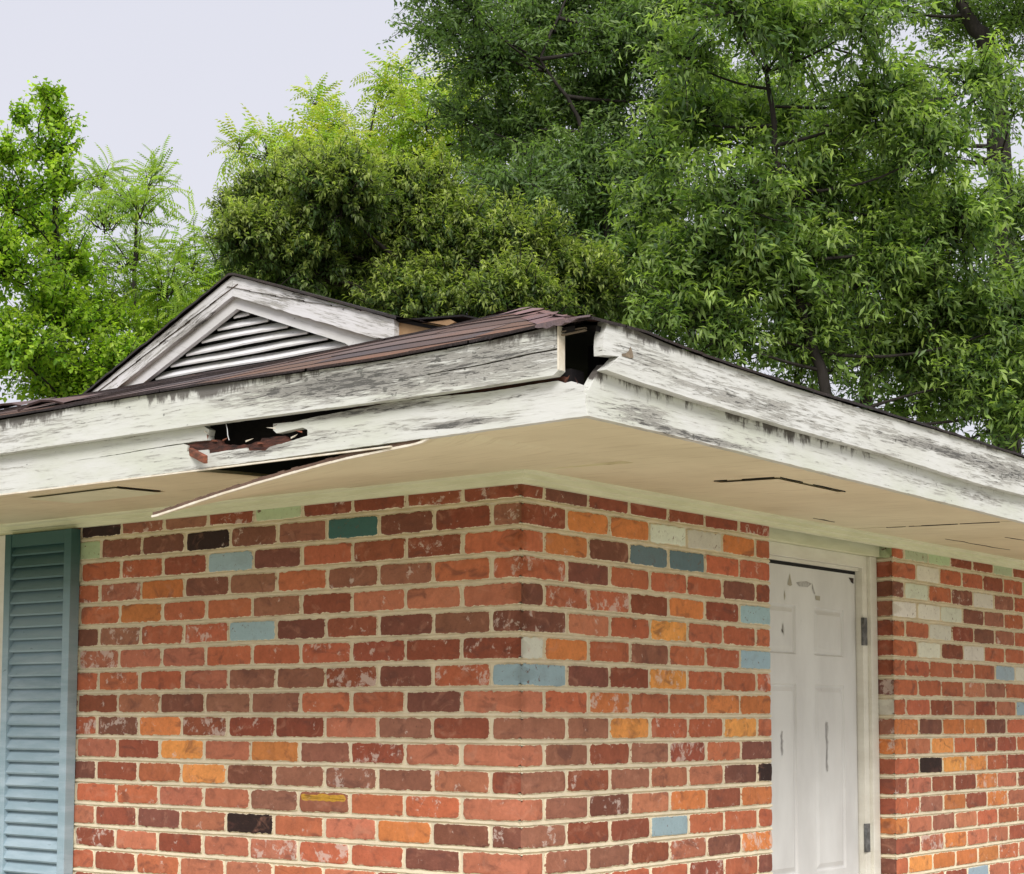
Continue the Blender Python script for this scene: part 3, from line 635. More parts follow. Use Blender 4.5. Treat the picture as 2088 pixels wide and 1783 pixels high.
# small flakes of torn paint and filler at the corner
LU_bot = [(-4.74, 0.064), (-1.184, 0.064), (-0.77, 0.064), (-0.398, 0.063), (-0.061, 0.059), (0.245, 0.055), (0.524, 0.056), (0.690, 0.057), (0.703, 0.066)]
LU_top = [(-4.74, 0.158), (-1.188, 0.156), (-0.773, 0.158), (-0.4, 0.157), (-0.063, 0.15), (0.244, 0.146), (0.523, 0.151), (0.641, 0.157), (0.696, 0.161)]
slit = [(0.701, 0.1090), (0.62, 0.1070), (0.50, 0.1008), (0.36, 0.0985), (0.22, 0.0960), (0.36, 0.1010), (0.50, 0.1036), (0.62, 0.1105), (0.70, 0.1128)]
o = board('upper_fascia', LUP, house, LU_bot + slit + LU_top[::-1], 'x', -W - 0.025, 0.024, 0.02, 0.0004, 5)
o['label'] = 'upper fascia board on the left, greyed and split lengthways'
box('end_grain', MAT['edge_white'], o, 0.7002, 0.7036, -W - 0.0256, -W - 0.002, 0.067, 0.159, bev=0.001)
RU = [(-0.725, 0.169), (-0.733, 0.150), (-0.739, 0.135), (-0.741, 0.114), (-0.740, 0.095), (-0.684, 0.101), (-0.705, 0.083), (-0.731, 0.066), (-0.688, 0.064), (-0.616, 0.06), (-0.424, 0.054), (0.01, 0.048), (0.528, 0.043), (1.156, 0.029), (1.477, 0.03), (YB + .72, 0.03), (YB + .72, 0.145), (1.483, 0.143), (1.161, 0.148), (0.83, 0.148), (0.392, 0.145), (0.012, 0.147), (-0.171, 0.151), (-0.321, 0.152), (-0.482, 0.158), (-0.615, 0.167)]
o = board('upper_fascia', RUP, house, RU, 'y', W + 0.025, 0.024, 0.02, 0.0006, 6)
o['label'] = 'upper fascia board on the right with peeling paint and a broken end'
# tan bare patch of torn wood by the broken end
bm = bmesh.new()
pts = [(-0.676, 0.108), (-0.660, 0.112), (-0.650, 0.118), (-0.643, 0.129), (-0.636, 0.119), (-0.632, 0.107), (-0.640, 0.104), (-0.655, 0.1035), (-0.674, 0.1035)]
bm.faces.new([bm.verts.new((W + 0.0262, u, z)) for u, z in pts]); obj('bare_patch', bm, MAT['torn_grey'], o)

# things behind the boards: dark sub-fascia, rotten strips, attic darkness
box('sub_fascia', MAT['dark_wood'], house, -4.6, 0.60, -W + 0.11, -W + 0.13, 0.0, 0.13)
box('sub_fascia', MAT['dark_wood'], house, 0.66, 0.69, -0.62, YB + 0.6, 0.0, 0.15)
box('rafter_end', MAT['dark_wood'], house, 0.50, 0.70, -0.735, -0.69, 0.012, 0.078)
# reddish rotten wood strip seen in the gap between the two left boards
bm = bmesh.new(); rr = random.Random(9)
pl = [(0.05, 0.040)]
top = [(x, 0.0615 + rr.uniform(-.002, .0015)) for x in np.linspace(0.10, 0.69, 26)]
bot_ = [(x, 0.035) for x in np.linspace(0.69, 0.05, 10)]
slab(bm, pl + top + bot_, 'x', -W + 0.012, 0.012); obj('rotten_strip', bm, MAT['rot'], house)
bm = bmesh.new()   # torn brown underlayer round the hole
slab(bm, refine([(-0.462, 0.026), (-0.40, 0.029), (-0.345, 0.025), (-0.338, 0.013), (-0.25, 0.004), (-0.205, 0.009), (-0.20, 0.016), (-0.122, 0.014), (-0.115, 0.006), (-0.10, -0.004), (-0.17, -0.020), (-0.25, -0.016), (-0.46, -0.006)], 0.012, 0.002, 4), 'x', -W + 0.006, 0.012)
obj('torn_layer', bm, MAT['rot'], house)
bm = bmesh.new()
def prism(bm, a, b_, wv, hv):
    a, b_, wv, hv = map(Vector, (a, b_, wv, hv)); vs = [bm.verts.new(p) for p in (a, a + wv, a + wv + hv, a + hv, b_, b_ + wv, b_ + wv + hv, b_ + hv)]
    for q in ((0, 1, 2, 3), (4, 7, 6, 5), (0, 4, 5, 1), (1, 5, 6, 2), (2, 6, 7, 3), (3, 7, 4, 0)): bm.faces.new([vs[i] for i in q])
prism(bm, (-0.455, -0.757, -0.004), (-0.352, -0.800, -0.038), (0.004, 0.010, 0.001), (0.004, -0.004, 0.019))
bmesh.ops.bevel(bm, geom=bm.edges[:], offset=0.0012, segments=1, affect='EDGES'); bmesh.ops.recalc_face_normals(bm, faces=bm.faces[:])
o = obj('broken_splinter', bm, MAT['rust_wood'], house); o['label'] = 'red brown splinter hanging out of the hole'
def tube(bm, pts, rad, n=6):
    pts = [Vector(p) for p in pts]; rows = []
    for i, p in enumerate(pts):
        d = (pts[min(i + 1, len(pts) - 1)] - pts[max(i - 1, 0)]).normalized()
        a = d.orthogonal().normalized(); b_ = d.cross(a); r = rad[i] if isinstance(rad, (list, tuple)) else rad
        rows.append([bm.verts.new(p + (a * math.cos(2 * math.pi * k / n) + b_ * math.sin(2 * math.pi * k / n)) * r) for k in range(n)])
    for A_, B_ in zip(rows[:-1], rows[1:]):
        for k in range(n): bm.faces.new((A_[k], A_[(k + 1) % n], B_[(k + 1) % n], B_[k]))
bm = bmesh.new(); tube(bm, [(-0.325, -0.765, 0.068), (-0.310, -0.768, 0.060), (-0.303, -0.770, 0.045), (-0.301, -0.770, 0.030), (-0.297, -0.769, 0.018)], 0.0011); obj('loose_wire', bm, MAT['wire'], house, True)
for (x, z, l, a, mm) in ((-0.398, 0.052, .022, -0.5, 'edge_white'), (-0.385, 0.040, .015, -0.9, 'rust_wood'), (-0.372, 0.026, .03, -.2, 'rust_wood'), (-0.33, 0.022, .026, .15, 'rust_wood'), (-0.25, 0.012, .035, .1, 'edge_white'), (-0.21, 0.004, .030, -.15, 'rust_wood'), (-0.10, 0.006, .03, .2, 'edge_white'), (-0.145, 0.033, .03, 3.0, 'edge_white'), (-0.12, 0.045, .04, 3.3, 'rot'), (-0.06, 0.016, .022, 2.9, 'rust_wood'), (0.70, 0.048, .02, .5, 'rust_wood'), (0.735, 0.036, .018, 1.9, 'rot')):
    bm = bmesh.new(); y = -W - 0.002 + rnd.uniform(0, .006); dx, dz = math.cos(a) * l, math.sin(a) * l; t_ = 0.0022
    vs = [bm.verts.new(p) for p in ((x, y, z - t_), (x, y, z + t_), (x + dx, y - .006, z + dz), (x + .3 * dx, y + .004, z + t_ * .5))]
    for q in ((0, 1, 2), (0, 2, 3), (1, 3, 2), (0, 3, 1)): bm.faces.new([vs[i] for i in q])
    bmesh.ops.recalc_face_normals(bm, faces=bm.faces[:]); obj('wood_splinter', bm, MAT[mm], house)
# ragged shingle lip drooping over the broken corner, with two loose strips under it
bm = bmesh.new(); rr = random.Random(21); ra = []
for i in range(15):
    x = 0.655 + 0.140 * i / 14; zt_ = float(np.interp(x, [0.64, 0.72, 0.80], [0.168, 0.172, 0.170])); dr = 0.004 + 0.011 * math.sin(math.pi * min(1, (i + 1) / 12)) * rr.uniform(0.6, 1.2)
    ra.append([bm.verts.new(p) for p in ((x, -0.780, zt_), (x, -0.799, zt_ - 0.003), (x, -0.803 + rr.uniform(-.002, .002), zt_ - dr - 0.004), (x, -0.797, zt_ - dr - 0.003), (x, -0.780, zt_ - 0.008))])
for a, b_ in zip(ra[:-1], ra[1:]):
    for j in range(4): bm.faces.new((a[j], b_[j], b_[j + 1], a[j + 1]))
bmesh.ops.recalc_face_normals(bm, faces=bm.faces[:])
me = bpy.data.meshes.new('ragged_shingle'); bm.to_mesh(me); bm.free(); at = me.color_attributes.new('Col', 'FLOAT_COLOR', 'POINT'); at.data.foreach_set('color', [0.11, 0.085, 0.09, 1] * len(me.vertices))
link('ragged_shingle', me, MAT['shingle'], house)
for (za, zb) in ((0.146, 0.152), (0.139, 0.147)):
    bm = bmesh.new(); prism(bm, (0.700, -0.778, za), (0.752, -0.760, zb), (0, 0.008, 0), (0, 0, 0.0025)); bmesh.ops.recalc_face_normals(bm, faces=bm.faces[:]); obj('loose_strip', bm, MAT['torn_grey'], house)
# washer-headed nail inside the broken corner
bm = bmesh.new(); bmesh.ops.create_cone(bm, cap_ends=True, segments=16, radius1=0.006, radius2=0.004, depth=0.004, matrix=Matrix.Translation((0.668, -0.738, 0.058)) @ Matrix.Rotation(math.radians(90), 4, 'X'))
obj('nail_head', bm, MAT['metal'], house)
# pale strip added as edge highlight along the bottom of the lower boards
box('edge_highlight', MAT['edge_white'], house, -4.70, 0.22, -W - 0.0022, -W + 0.004, -0.0462, -0.0425)

# ---- roof
SL = 0.311; ZE = 0.165; YG = 0.80
def swell(x, y):
    """decking that has lifted near the hip"""
    t = ((W - x) + (y + W)) / 2; p = (W - x) - (y + W)
    return 0.040 * math.exp(-((t - 0.65) / 0.70) ** 2) * math.exp(-(p / 1.2) ** 2) + 0.004 * math.sin(x * 5.3 + 1) + 0.003 * math.sin(y * 7.1 + x * 3)
EX = [-4.8, -0.8, -0.4, -0.06, 0.24, 0.52, 0.64, 0.72, 0.80]; EZ = [0.160, 0.160, 0.159, 0.152, 0.149, 0.154, 0.161, 0.163, 0.160]
RY = [-0.8, -0.72, -0.61, -0.48, -0.32, 0.0, 0.8, 1.5, 6.2]; RZ = [0.160, 0.163, 0.167, 0.160, 0.154, 0.149, 0.149, 0.145, 0.147]
XLE = -4.70; XM = -1.957; RISE = 0.93
def roof_z(face, u, t):
    if face == 'front': x, y = u, -W - 0.035 + t; e = float(np.interp(u, EX, EZ)); fade = math.exp(-t * 2.0); z = ZE + (e - ZE) * fade + SL * max(0, t - 0.035)
    elif face == 'right': x, y = W + 0.035 - t, u; e = float(np.interp(u, RY, RZ)); fade = math.exp(-t * 2.0); z = ZE + (e - ZE) * fade + 0.288 * max(0, t - 0.035)
    else: x, y = XLE - 0.035 + t, u; z = 0.16 + 0.238 * max(0, t - 0.035) + 0.16 * max(0, x + 2.77)
    return x, y, z - 0.003 + (swell(x, y) * min(1, t * 2.5) if face != 'left' else 0)
def shingle_rows(face, tmax, lo, hi, buf, expo=0.14):
    expo = 0.078 if face == 'front' else expo
    V, F, Cc = buf; k = 0; t0 = 0.0
    while t0 < tmax:
        t1 = min(t0 + expo, tmax)
        a, b_ = lo(t0), hi(t0); 
        u = a; r = random.Random(int(k * 13 + 5))
        u -= r.uniform(0, 0.3)
        while u < b_:
            un = u + 0.305 * r.uniform(0.96, 1.04) * (1 if face != 'front' else 1.6)
            ua, ub = max(u + .001, a), min(un - 0.001, b_)
            if ub - ua > 0.01:
                base = len(V); c = r.uniform(0.88, 1.12); pal = r.choice([(0.105, 0.076, 0.071), (0.085, 0.067, 0.067), (0.125, 0.090, 0.080), (0.10, 0.071, 0.063), (0.15, 0.088, 0.060), (0.12, 0.095, 0.088)])
                lift0 = 0.0048 + r.uniform(-.0008, .0012); nn = max(2, int((ub - ua) / 0.06))
                for i in range(nn + 1):
                    uu = ua + (ub - ua) * i / nn; j = r.uniform(-0.003, 0.003)
                    # clamp upper edge to the narrower row above
                    ut = min(max(uu, lo(t1) - 0.02), hi(t1) + 0.02)
                    p0 = roof_z(face, uu, t0 + j); p1 = roof_z(face, ut, t1 + 0.03)
                    V.append((p0[0], p0[1], p0[2] + lift0 * 0.15 - (0.0015 if k else 0))); V.append((p0[0], p0[1], p0[2] + lift0 + (0.0 if k else 0.002))); V.append((p1[0], p1[1], p1[2] + 0.0015))
                    V.append(V[-2])
                    pc = (pal[0] * c, pal[1] * c, pal[2] * c, 1); lc = (.03, .024, .024, 1) if face == 'right' else (.035, .026, .025, 1); Cc += [(.014, .011, .011, 1), pc, pc, lc]  # lip colours kept dark to paint the shadow line under each course
                for i in range(nn):
                    q = base + i * 4; F.append((q, q + 4, q + 7, q + 3)); F.append((q + 1, q + 5, q + 6, q + 2))
            u = un
        t0 = t1; k += 1
def roof_face(face, tmax, lo, hi):
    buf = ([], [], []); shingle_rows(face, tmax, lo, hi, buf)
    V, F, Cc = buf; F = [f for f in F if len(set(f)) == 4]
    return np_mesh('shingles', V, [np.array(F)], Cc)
roof = None
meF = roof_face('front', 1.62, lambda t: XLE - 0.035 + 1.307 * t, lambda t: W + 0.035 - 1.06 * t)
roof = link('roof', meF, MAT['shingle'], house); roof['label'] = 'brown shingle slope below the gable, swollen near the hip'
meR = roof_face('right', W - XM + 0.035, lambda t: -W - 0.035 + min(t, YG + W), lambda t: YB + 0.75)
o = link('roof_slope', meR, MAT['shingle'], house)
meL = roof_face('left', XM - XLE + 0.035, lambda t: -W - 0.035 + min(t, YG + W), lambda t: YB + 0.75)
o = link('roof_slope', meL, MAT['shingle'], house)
# decking under the shingles
def deck(face, tmax, lo, hi, nt_=14, nu=50, name='roof_deck'):
    bm = bmesh.new(); g = {}
    for s in (0, 1):
        for i in range(nt_ + 1):
            t = 0.022 + (tmax - 0.022) * i / nt_
            for j in range(nu + 1):
                u = lo(t) + (hi(t) - lo(t)) * j / nu; x, y, z = roof_z(face, u, t); g[s, i, j] = bm.verts.new((x, y, z - 0.003 - 0.012 * s))
    for s in (0, 1):
        for i in range(nt_):
            for j in range(nu): bm.faces.new((g[s, i, j], g[s, i + 1, j], g[s, i + 1, j + 1], g[s, i, j + 1]))
    for j in range(nu): bm.faces.new((g[0, 0, j], g[1, 0, j], g[1, 0, j + 1], g[0, 0, j + 1]))
    for i in range(nt_):
        for j in (0, nu): bm.faces.new((g[0, i, j], g[1, i, j], g[1, i + 1, j], g[0, i + 1, j]))
    bmesh.ops.recalc_face_normals(bm, faces=bm.faces[:]); return obj(name, bm, MAT['dark_wood'], house)
deck('front', 1.60, lambda t: XLE + 0.01 + 1.307 * t, lambda t: W - 1.06 * t)
deck('right', W - XM + 0.03, lambda t: -W - 0.01 + min(t, YG + W), lambda t: YB + 0.74)
deck('left', XM - XLE + 0.03, lambda t: -W - 0.01 + min(t, YG + W), lambda t: YB + 0.74)
# hip cap shingles
V, F, Cc = [], [], []; rr = random.Random(4)
t = 0.03
while t < 1.45:
    for s in (-1, 1):
        b0 = len(V); c = rr.uniform(.8, 1.15)
        for tt, lift in ((t, 0.012), (t + 0.16, 0.008)):
            for q in (0.0, 0.085):
                if s < 0: p = roof_z('front', W + 0.035 - 1.03 * tt - q, tt); 
                else: p = roof_z('right', -W - 0.035 + tt + q, tt)
                V.append((p[0], p[1], p[2] + lift - (0.006 if q else 0))); Cc.append((0.19 * c, 0.12 * c, 0.12 * c, 1))
        F.append((b0, b0 + 1, b0 + 3, b0 + 2))
    t += 0.135
o = link('hip_cap', np_mesh('hip_cap', V, [np.array(F)], Cc), MAT['shingle'], house)
# a few lifted / curled shingle tabs near the left end of the front slope
for (x, t) in ((-2.62, 0.95), (-2.95, 1.05), (-1.95, 0.62), (-2.9, 0.75)):
    bm = bmesh.new(); L0 = []
    for i in range(5):
        uu = x + 0.24 * i / 4; p = roof_z('front', uu, t); q = roof_z('front', uu, t + 0.16); h_ = 0.022 * math.sin(math.pi * i / 4) + 0.010
        L0.append((bm.verts.new((p[0], p[1], p[2] + h_)), bm.verts.new((q[0], q[1], q[2] + 0.012)), bm.verts.new((p[0], p[1] + .004, p[2] + h_ - .006))))
    for a, b_ in zip(L0[:-1], L0[1:]): bm.faces.new((a[0], b_[0], b_[1], a[1])); bm.faces.new((a[2], b_[2], b_[0], a[0]))
    me = bpy.data.meshes.new('curled_shingle'); bm.to_mesh(me); bm.free()
    at = me.color_attributes.new('Col', 'FLOAT_COLOR', 'POINT'); at.data.foreach_set('color', [0.11, 0.085, 0.09, 1] * len(me.vertices))
    link('curled_shingle', me, MAT['shingle'], roof)

# ---- gable with louvres (faces -y, at y = YG)
gable = empty('gable_vent', (0, 0, 0)); gable.parent = house; gable.location = (0, 0, -GZ)
gable['label'] = 'triangular louvred gable above the front slope'
PK = (-1.957, 0.989); LF = (-2.770, 0.640); RF = (-1.150, 0.712)
def along(a, b_, n): return [(a[0] + (b_[0] - a[0]) * i / n, a[1] + (b_[1] - a[1]) * i / n) for i in range(n + 1)]
# outer rake boards
board('rake_board', GBL, gable, [PK, (-1.957, 0.912), (-2.64, 0.628), LF], 'x', YG - 0.03, 0.03, 0.03, 0.001, 11)
board('rake_board', GBR, gable, [PK, RF, (-1.150, 0.650), (-1.17, 0.648), (-1.24, 0.660), (-1.957, 0.912)], 'x', YG - 0.03, 0.03, 0.03, 0.0015, 12)
# inner trim boards
board('trim_board', GBT, gable, [(-1.957, 0.925), (-1.957, 0.868), (-2.596, 0.600), (-2.70, 0.600), (-2.70, 0.612)], 'x', YG - 0.008, 0.02, 0.05, 0.0006, 13)
board('trim_board', GBT, gable, [(-1.957, 0.925), (-1.20, 0.660), (-1.22, 0.640), (-1.36, 0.640), (-1.40, 0.665), (-1.957, 0.868)], 'x', YG - 0.008, 0.02, 0.05, 0.0006, 14)
# louvre slats
zt = 0.850; k = 0
lou = paint_wood('louvre_paint', 'x', (), wear=-0.12, seed=5.5, paint=(0.74, 0.73, 0.74))
z = 0.628
while z < 0.86:
    zz = z
    def xl(zq): return -1.957 - (0.875 - zq) * (0.532 / 0.223)
    def xr(zq): return -1.957 + (0.875 - zq) * (0.60 / 0.215)
    bm = bmesh.new(); a, b_ = xl(zz + 0.02) - 0.02, xr(zz + 0.02) + 0.02
    if b_ - a > 0.03:
        n = 14; rows = []; rr = random.Random(int(z * 1000))
        for i in range(n + 1):
            x = a + (b_ - a) * i / n; s = 0.0015 * math.sin(x * 9 + z * 50) + rr.uniform(-.0005, .0005)
            rows.append([bm.verts.new(p) for p in ((x, YG + 0.012, zz + s), (x, YG + 0.045, zz + 0.030 + s), (x, YG + 0.047, zz + 0.024 + s), (x, YG + 0.0145, zz - 0.006 + s))])
        for p_, q_ in zip(rows[:-1], rows[1:]):
            for j in range(4): bm.faces.new((p_[j], q_[j], q_[(j + 1) % 4], p_[(j + 1) % 4]))
        for r in (rows[0], rows[-1]): bm.faces.new(r)
        bmesh.ops.recalc_face_normals(bm, faces=bm.faces[:]); obj('louvre_slat', bm, lou, gable)
    else: bm.free()
    z += 0.0365
board('gable_backing', MAT['black'], gable, [(-1.957, 0.905), (-2.55, 0.60), (-1.22, 0.60)], 'x', YG + 0.06, 0.01, 1, 0)
board('gable_wall', lou, gable, [(-2.62, 0.600), (-1.957, 0.640), (-1.27, 0.642), (-1.25, 0.600)], 'x', YG + 0.012, 0.02, 1, 0)
# gable roof edge: shingles lapping over the rakes
V, F, Cc = [], [], []; rr = random.Random(14)
def gz(x):  # top of the rakes
    return PK[1] + (LF[1] - PK[1]) * (PK[0] - x) / (PK[0] - LF[0]) if x < PK[0] else PK[1] + (RF[1] - PK[1]) * (x - PK[0]) / (RF[0] - PK[0])
xs_ = list(np.linspace(LF[0] - 0.06, RF[0] + 0.02, 60))
for i, x in enumerate(xs_):
    j = rr.uniform(-.003, .003); z_ = gz(x) + 0.003; yb = YG + 1.5
    x2 = PK[0] + (x - PK[0]) * 1.0
    zb = min(z_ + 0.03, z_ + 0.06)
    V += [(x, YG - 0.045 + j, z_), (x, YG - 0.045 + j, z_ + 0.009), (x2, YG + 0.5, z_ + 0.012)]; c = rr.uniform(.7, 1.1); Cc += [(0.03 * c, 0.027 * c, 0.027 * c, 1)] * 3
for i in range(len(xs_) - 1):
    q = i * 3; F += [(q, q + 3, q + 4, q + 1), (q + 1, q + 4, q + 5, q + 2)]
link('rake_shingles', np_mesh('rake_shingles', V, [np.array(F)], Cc), MAT['shingle'], gable)
# raw plywood return to the right of the gable foot
bm = bmesh.new()
slab(bm, [(-1.150, 0.705), (-1.06, 0.690), (-0.92, 0.685), (-0.90, 0.672), (-0.98, 0.655), (-1.150, 0.650)], 'x', YG - 0.005, 0.015); obj('plywood_return', bm, MAT['tan_wood'], gable)
bm = bmesh.new(); prism(bm, (-1.16, YG - 0.02, 0.708), (-0.86, YG - 0.01, 0.686), (0, 0.5, 0.02), (0, 0, 0.006)); bmesh.ops.recalc_face_normals(bm, faces=bm.faces[:])
obj('return_cap', bm, MAT['dark_wood'], gable)

# ---- shutter left of the corner
sh = empty('window_shutter', (0, 0, -GZ)); sh.parent = house; sh['label'] = 'faded blue louvred shutter'
x0, x1 = -2.180, -1.826; yf = -0.042; zt, zb = -0.034, -1.62
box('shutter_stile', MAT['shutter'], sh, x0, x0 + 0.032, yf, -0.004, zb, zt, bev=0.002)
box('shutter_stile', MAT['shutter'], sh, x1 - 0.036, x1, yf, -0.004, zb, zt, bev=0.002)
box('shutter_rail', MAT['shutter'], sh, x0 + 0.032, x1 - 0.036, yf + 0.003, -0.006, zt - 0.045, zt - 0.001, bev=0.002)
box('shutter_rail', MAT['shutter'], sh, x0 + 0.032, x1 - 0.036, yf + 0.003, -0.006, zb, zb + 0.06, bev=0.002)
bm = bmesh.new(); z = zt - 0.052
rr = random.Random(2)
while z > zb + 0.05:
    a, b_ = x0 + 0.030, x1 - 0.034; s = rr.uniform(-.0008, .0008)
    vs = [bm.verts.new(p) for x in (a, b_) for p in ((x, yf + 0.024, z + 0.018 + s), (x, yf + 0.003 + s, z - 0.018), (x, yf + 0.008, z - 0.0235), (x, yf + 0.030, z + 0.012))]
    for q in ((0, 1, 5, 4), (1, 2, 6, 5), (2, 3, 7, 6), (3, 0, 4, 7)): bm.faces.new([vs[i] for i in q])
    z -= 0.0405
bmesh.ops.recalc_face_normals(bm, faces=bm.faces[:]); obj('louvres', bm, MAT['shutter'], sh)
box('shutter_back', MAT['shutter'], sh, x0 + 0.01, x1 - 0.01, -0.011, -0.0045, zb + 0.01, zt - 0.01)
# window with white casing beyond the shutter
wn = empty('window', (0, 0, -GZ)); wn.parent = house
box('window_casing', MAT['casing'], wn, -2.28, -2.195, -0.024, 0.03, -1.62, -0.032, bev=0.003)
box('window_casing', MAT['casing'], wn, -3.25, -3.165, -0.024, 0.03, -1.62, -0.032, bev=0.003)
box('window_sill', MAT['casing'], wn, -3.27, -2.18, -0.06, 0.03, -1.66, -1.622, bev=0.004)
gm, gt, gb = mat('window_glass', 0.05); gb.inputs['Base Color'].default_value = (0.02, 0.025, 0.03, 1); gb.inputs['Specular IOR Level'].default_value = 0.8
box('window_pane', gm, wn, -3.165, -2.28, -0.008, -0.002, -1.62, -0.04)
box('window_bar', MAT['casing'], wn, -3.165, -2.28, -0.018, -0.009, -0.84, -0.80)

# ---- door
door = empty('door', (0, 0, -GZ)); door.parent = house; door['label'] = 'scuffed pale grey six panel door'
DX = -0.10; y0, y1 = 1.27, 2.094; zt = -0.130
def door_leaf():
    bm = bmesh.new()
    ys = [y0, 1.375, 1.655, 1.790, 2.005, y1]; cols_ = [(1.44, 1.655), (1.790, 2.000)]
    cols_ = [(1.400, 1.655), (1.785, 2.002)]
    rows = [(-0.430, -0.262), (-1.170, -0.530), (-2.0, -1.33)]
    Y = sorted({y0, y1, *[c for q in cols_ for c in q]}); Z = sorted({GZ + .03, zt, *[c for q in rows for c in q]})
    V = {}
    def v(y, z):
        if (y, z) not in V: V[y, z] = bm.verts.new((DX, y, z))
        return V[y, z]
    pan = []
    for i in range(len(Y) - 1):
        for j in range(len(Z) - 1):
            f = bm.faces.new((v(Y[i], Z[j]), v(Y[i + 1], Z[j]), v(Y[i + 1], Z[j + 1]), v(Y[i], Z[j + 1])))
            if (Y[i], Y[i + 1]) in cols_ and (Z[j], Z[j + 1]) in rows: pan.append(f)
    bm.normal_update()
    for f in pan:
        if f.normal.x < 0: f.normal_flip()
        bmesh.ops.inset_region(bm, faces=[f], thickness=0.008, depth=-0.007)
        bmesh.ops.inset_region(bm, faces=[f], thickness=0.006, depth=0.0)
        bmesh.ops.inset_region(bm, faces=[f], thickness=0.022, depth=0.006)
    bmesh.ops.recalc_face_normals(bm, faces=bm.faces[:])
    if sum(f.normal.x for f in bm.faces) < 0: bmesh.ops.reverse_faces(bm, faces=bm.faces[:])
    return obj('door_leaf', bm, MAT['door'], door)
leaf = door_leaf()
box('door_edge', MAT['door'], door, DX - 0.04, DX - 0.02, y0, y1, GZ + .03, zt)
# scuffs and scraps of torn paint/tape
def patch(parent, m, pts, name='scuff', dx=0.0012):
    bm = bmesh.new(); f = bm.faces.new([bm.verts.new((DX + dx, y, z)) for y, z in pts])
    bmesh.ops.recalc_face_normals(bm, faces=bm.faces[:]); return obj(name, bm, m, parent)
sc1 = m_plain('scuff_beige', (0.42, 0.39, 0.31), (0.34, 0.31, 0.25), 40); sc2 = m_plain('scuff_dark', (0.06, 0.04, 0.035), (0.03, 0.02, 0.02), 40); sc3 = m_plain('scuff_grey', (0.46, 0.45, 0.44), (0.32, 0.31, 0.30), 60)
patch(leaf, sc1, [(1.60, -0.195), (1.617, -0.157), (1.632, -0.195), (1.616, -0.200)])
patch(leaf, sc1, [(1.58, -0.215), (1.585, -0.236), (1.579, -0.25), (1.575, -0.232)])
patch(leaf, sc3, [(1.66, -0.184), (1.735, -0.176), (1.77, -0.182), (1.74, -0.196), (1.68, -0.196)])
patch(leaf, sc3, [(1.775, -0.18), (1.785, -0.20), (1.795, -0.215), (1.787, -0.218), (1.772, -0.198)])
patch(leaf, sc1, [(1.795, -0.222), (1.83, -0.222), (1.828, -0.238), (1.797, -0.237)])
patch(leaf, sc2, [(2.045, -0.143), (2.083, -0.143), (2.082, -0.163), (2.066, -0.160)])
patch(leaf, sc3, [(1.566, -0.325), (1.574, -0.345), (1.573, -0.370), (1.563, -0.352)])
patch(leaf, sc2, [(1.556, -0.349), (1.560, -0.347), (1.567, -0.358), (1.563, -0.360)])
r_ = random.Random(5)
def streak(y, za, zb_, wv, m):
    n = 10; L_ = []; R2 = []
    for i in range(n + 1):
        z = za + (zb_ - za) * i / n; c = y + r_.uniform(-.003, .003); ww = wv * r_.uniform(.3, 1)
        L_.append((c - ww, z)); R2.append((c + ww, z))
    patch(leaf, m, L_ + R2[::-1])
streak(1.868, -0.66, -0.83, 0.008, sc3); streak(1.553, -0.69, -0.77, 0.006, sc3)
# black gap above the leaf, header boards, stop and jamb
box('door_gap', MAT['black'], door, DX - 0.06, DX - 0.0005, y0, y1 + .006, zt + 0.0005, zt + 0.012)
fr = empty('door_frame', (0, 0, -GZ)); fr.parent = house
box('frame_header', MAT['casing'], fr, -0.11, DX + 0.014, 1.31, 2.10, zt + 0.0125, zt + 0.024, bev=0.001)
box('frame_header', MAT['casing'], fr, -0.11, -0.070, 1.31, 2.11, zt + 0.0245, -0.062, bev=0.002)
box('frame_header', MAT['frieze'], fr, -0.11, -0.045, 1.31, 2.185, -0.0615, 0.012, bev=0.002)
box('frame_jamb', MAT['casing'], fr, -0.12, -0.072, 2.098, 2.135, GZ, -0.062, bev=0.002)
box('frame_jamb', MAT['casing'], fr, -0.12, -0.058, 2.1355, 2.186, GZ, -0.062, bev=0.003)
box('frame_jamb', MAT['casing'], fr, -0.12, -0.072, 1.25, 1.269, GZ, -0.062, bev=0.002)
for zc_ in (-0.335, -1.07, -1.85):
    hg = box('door_hinge', MAT['metal'], door, -0.0715, -0.0685, 2.100, 2.126, zc_ - 0.050, zc_ + 0.050, bev=0.001)
    bm = bmesh.new()
    bmesh.ops.create_cone(bm, cap_ends=True, segments=12, radius1=0.006, radius2=0.006, depth=0.10, matrix=Matrix.Translation((-0.072, 2.097, zc_)))
    obj('hinge_pin', bm, MAT['metal'], hg, True)

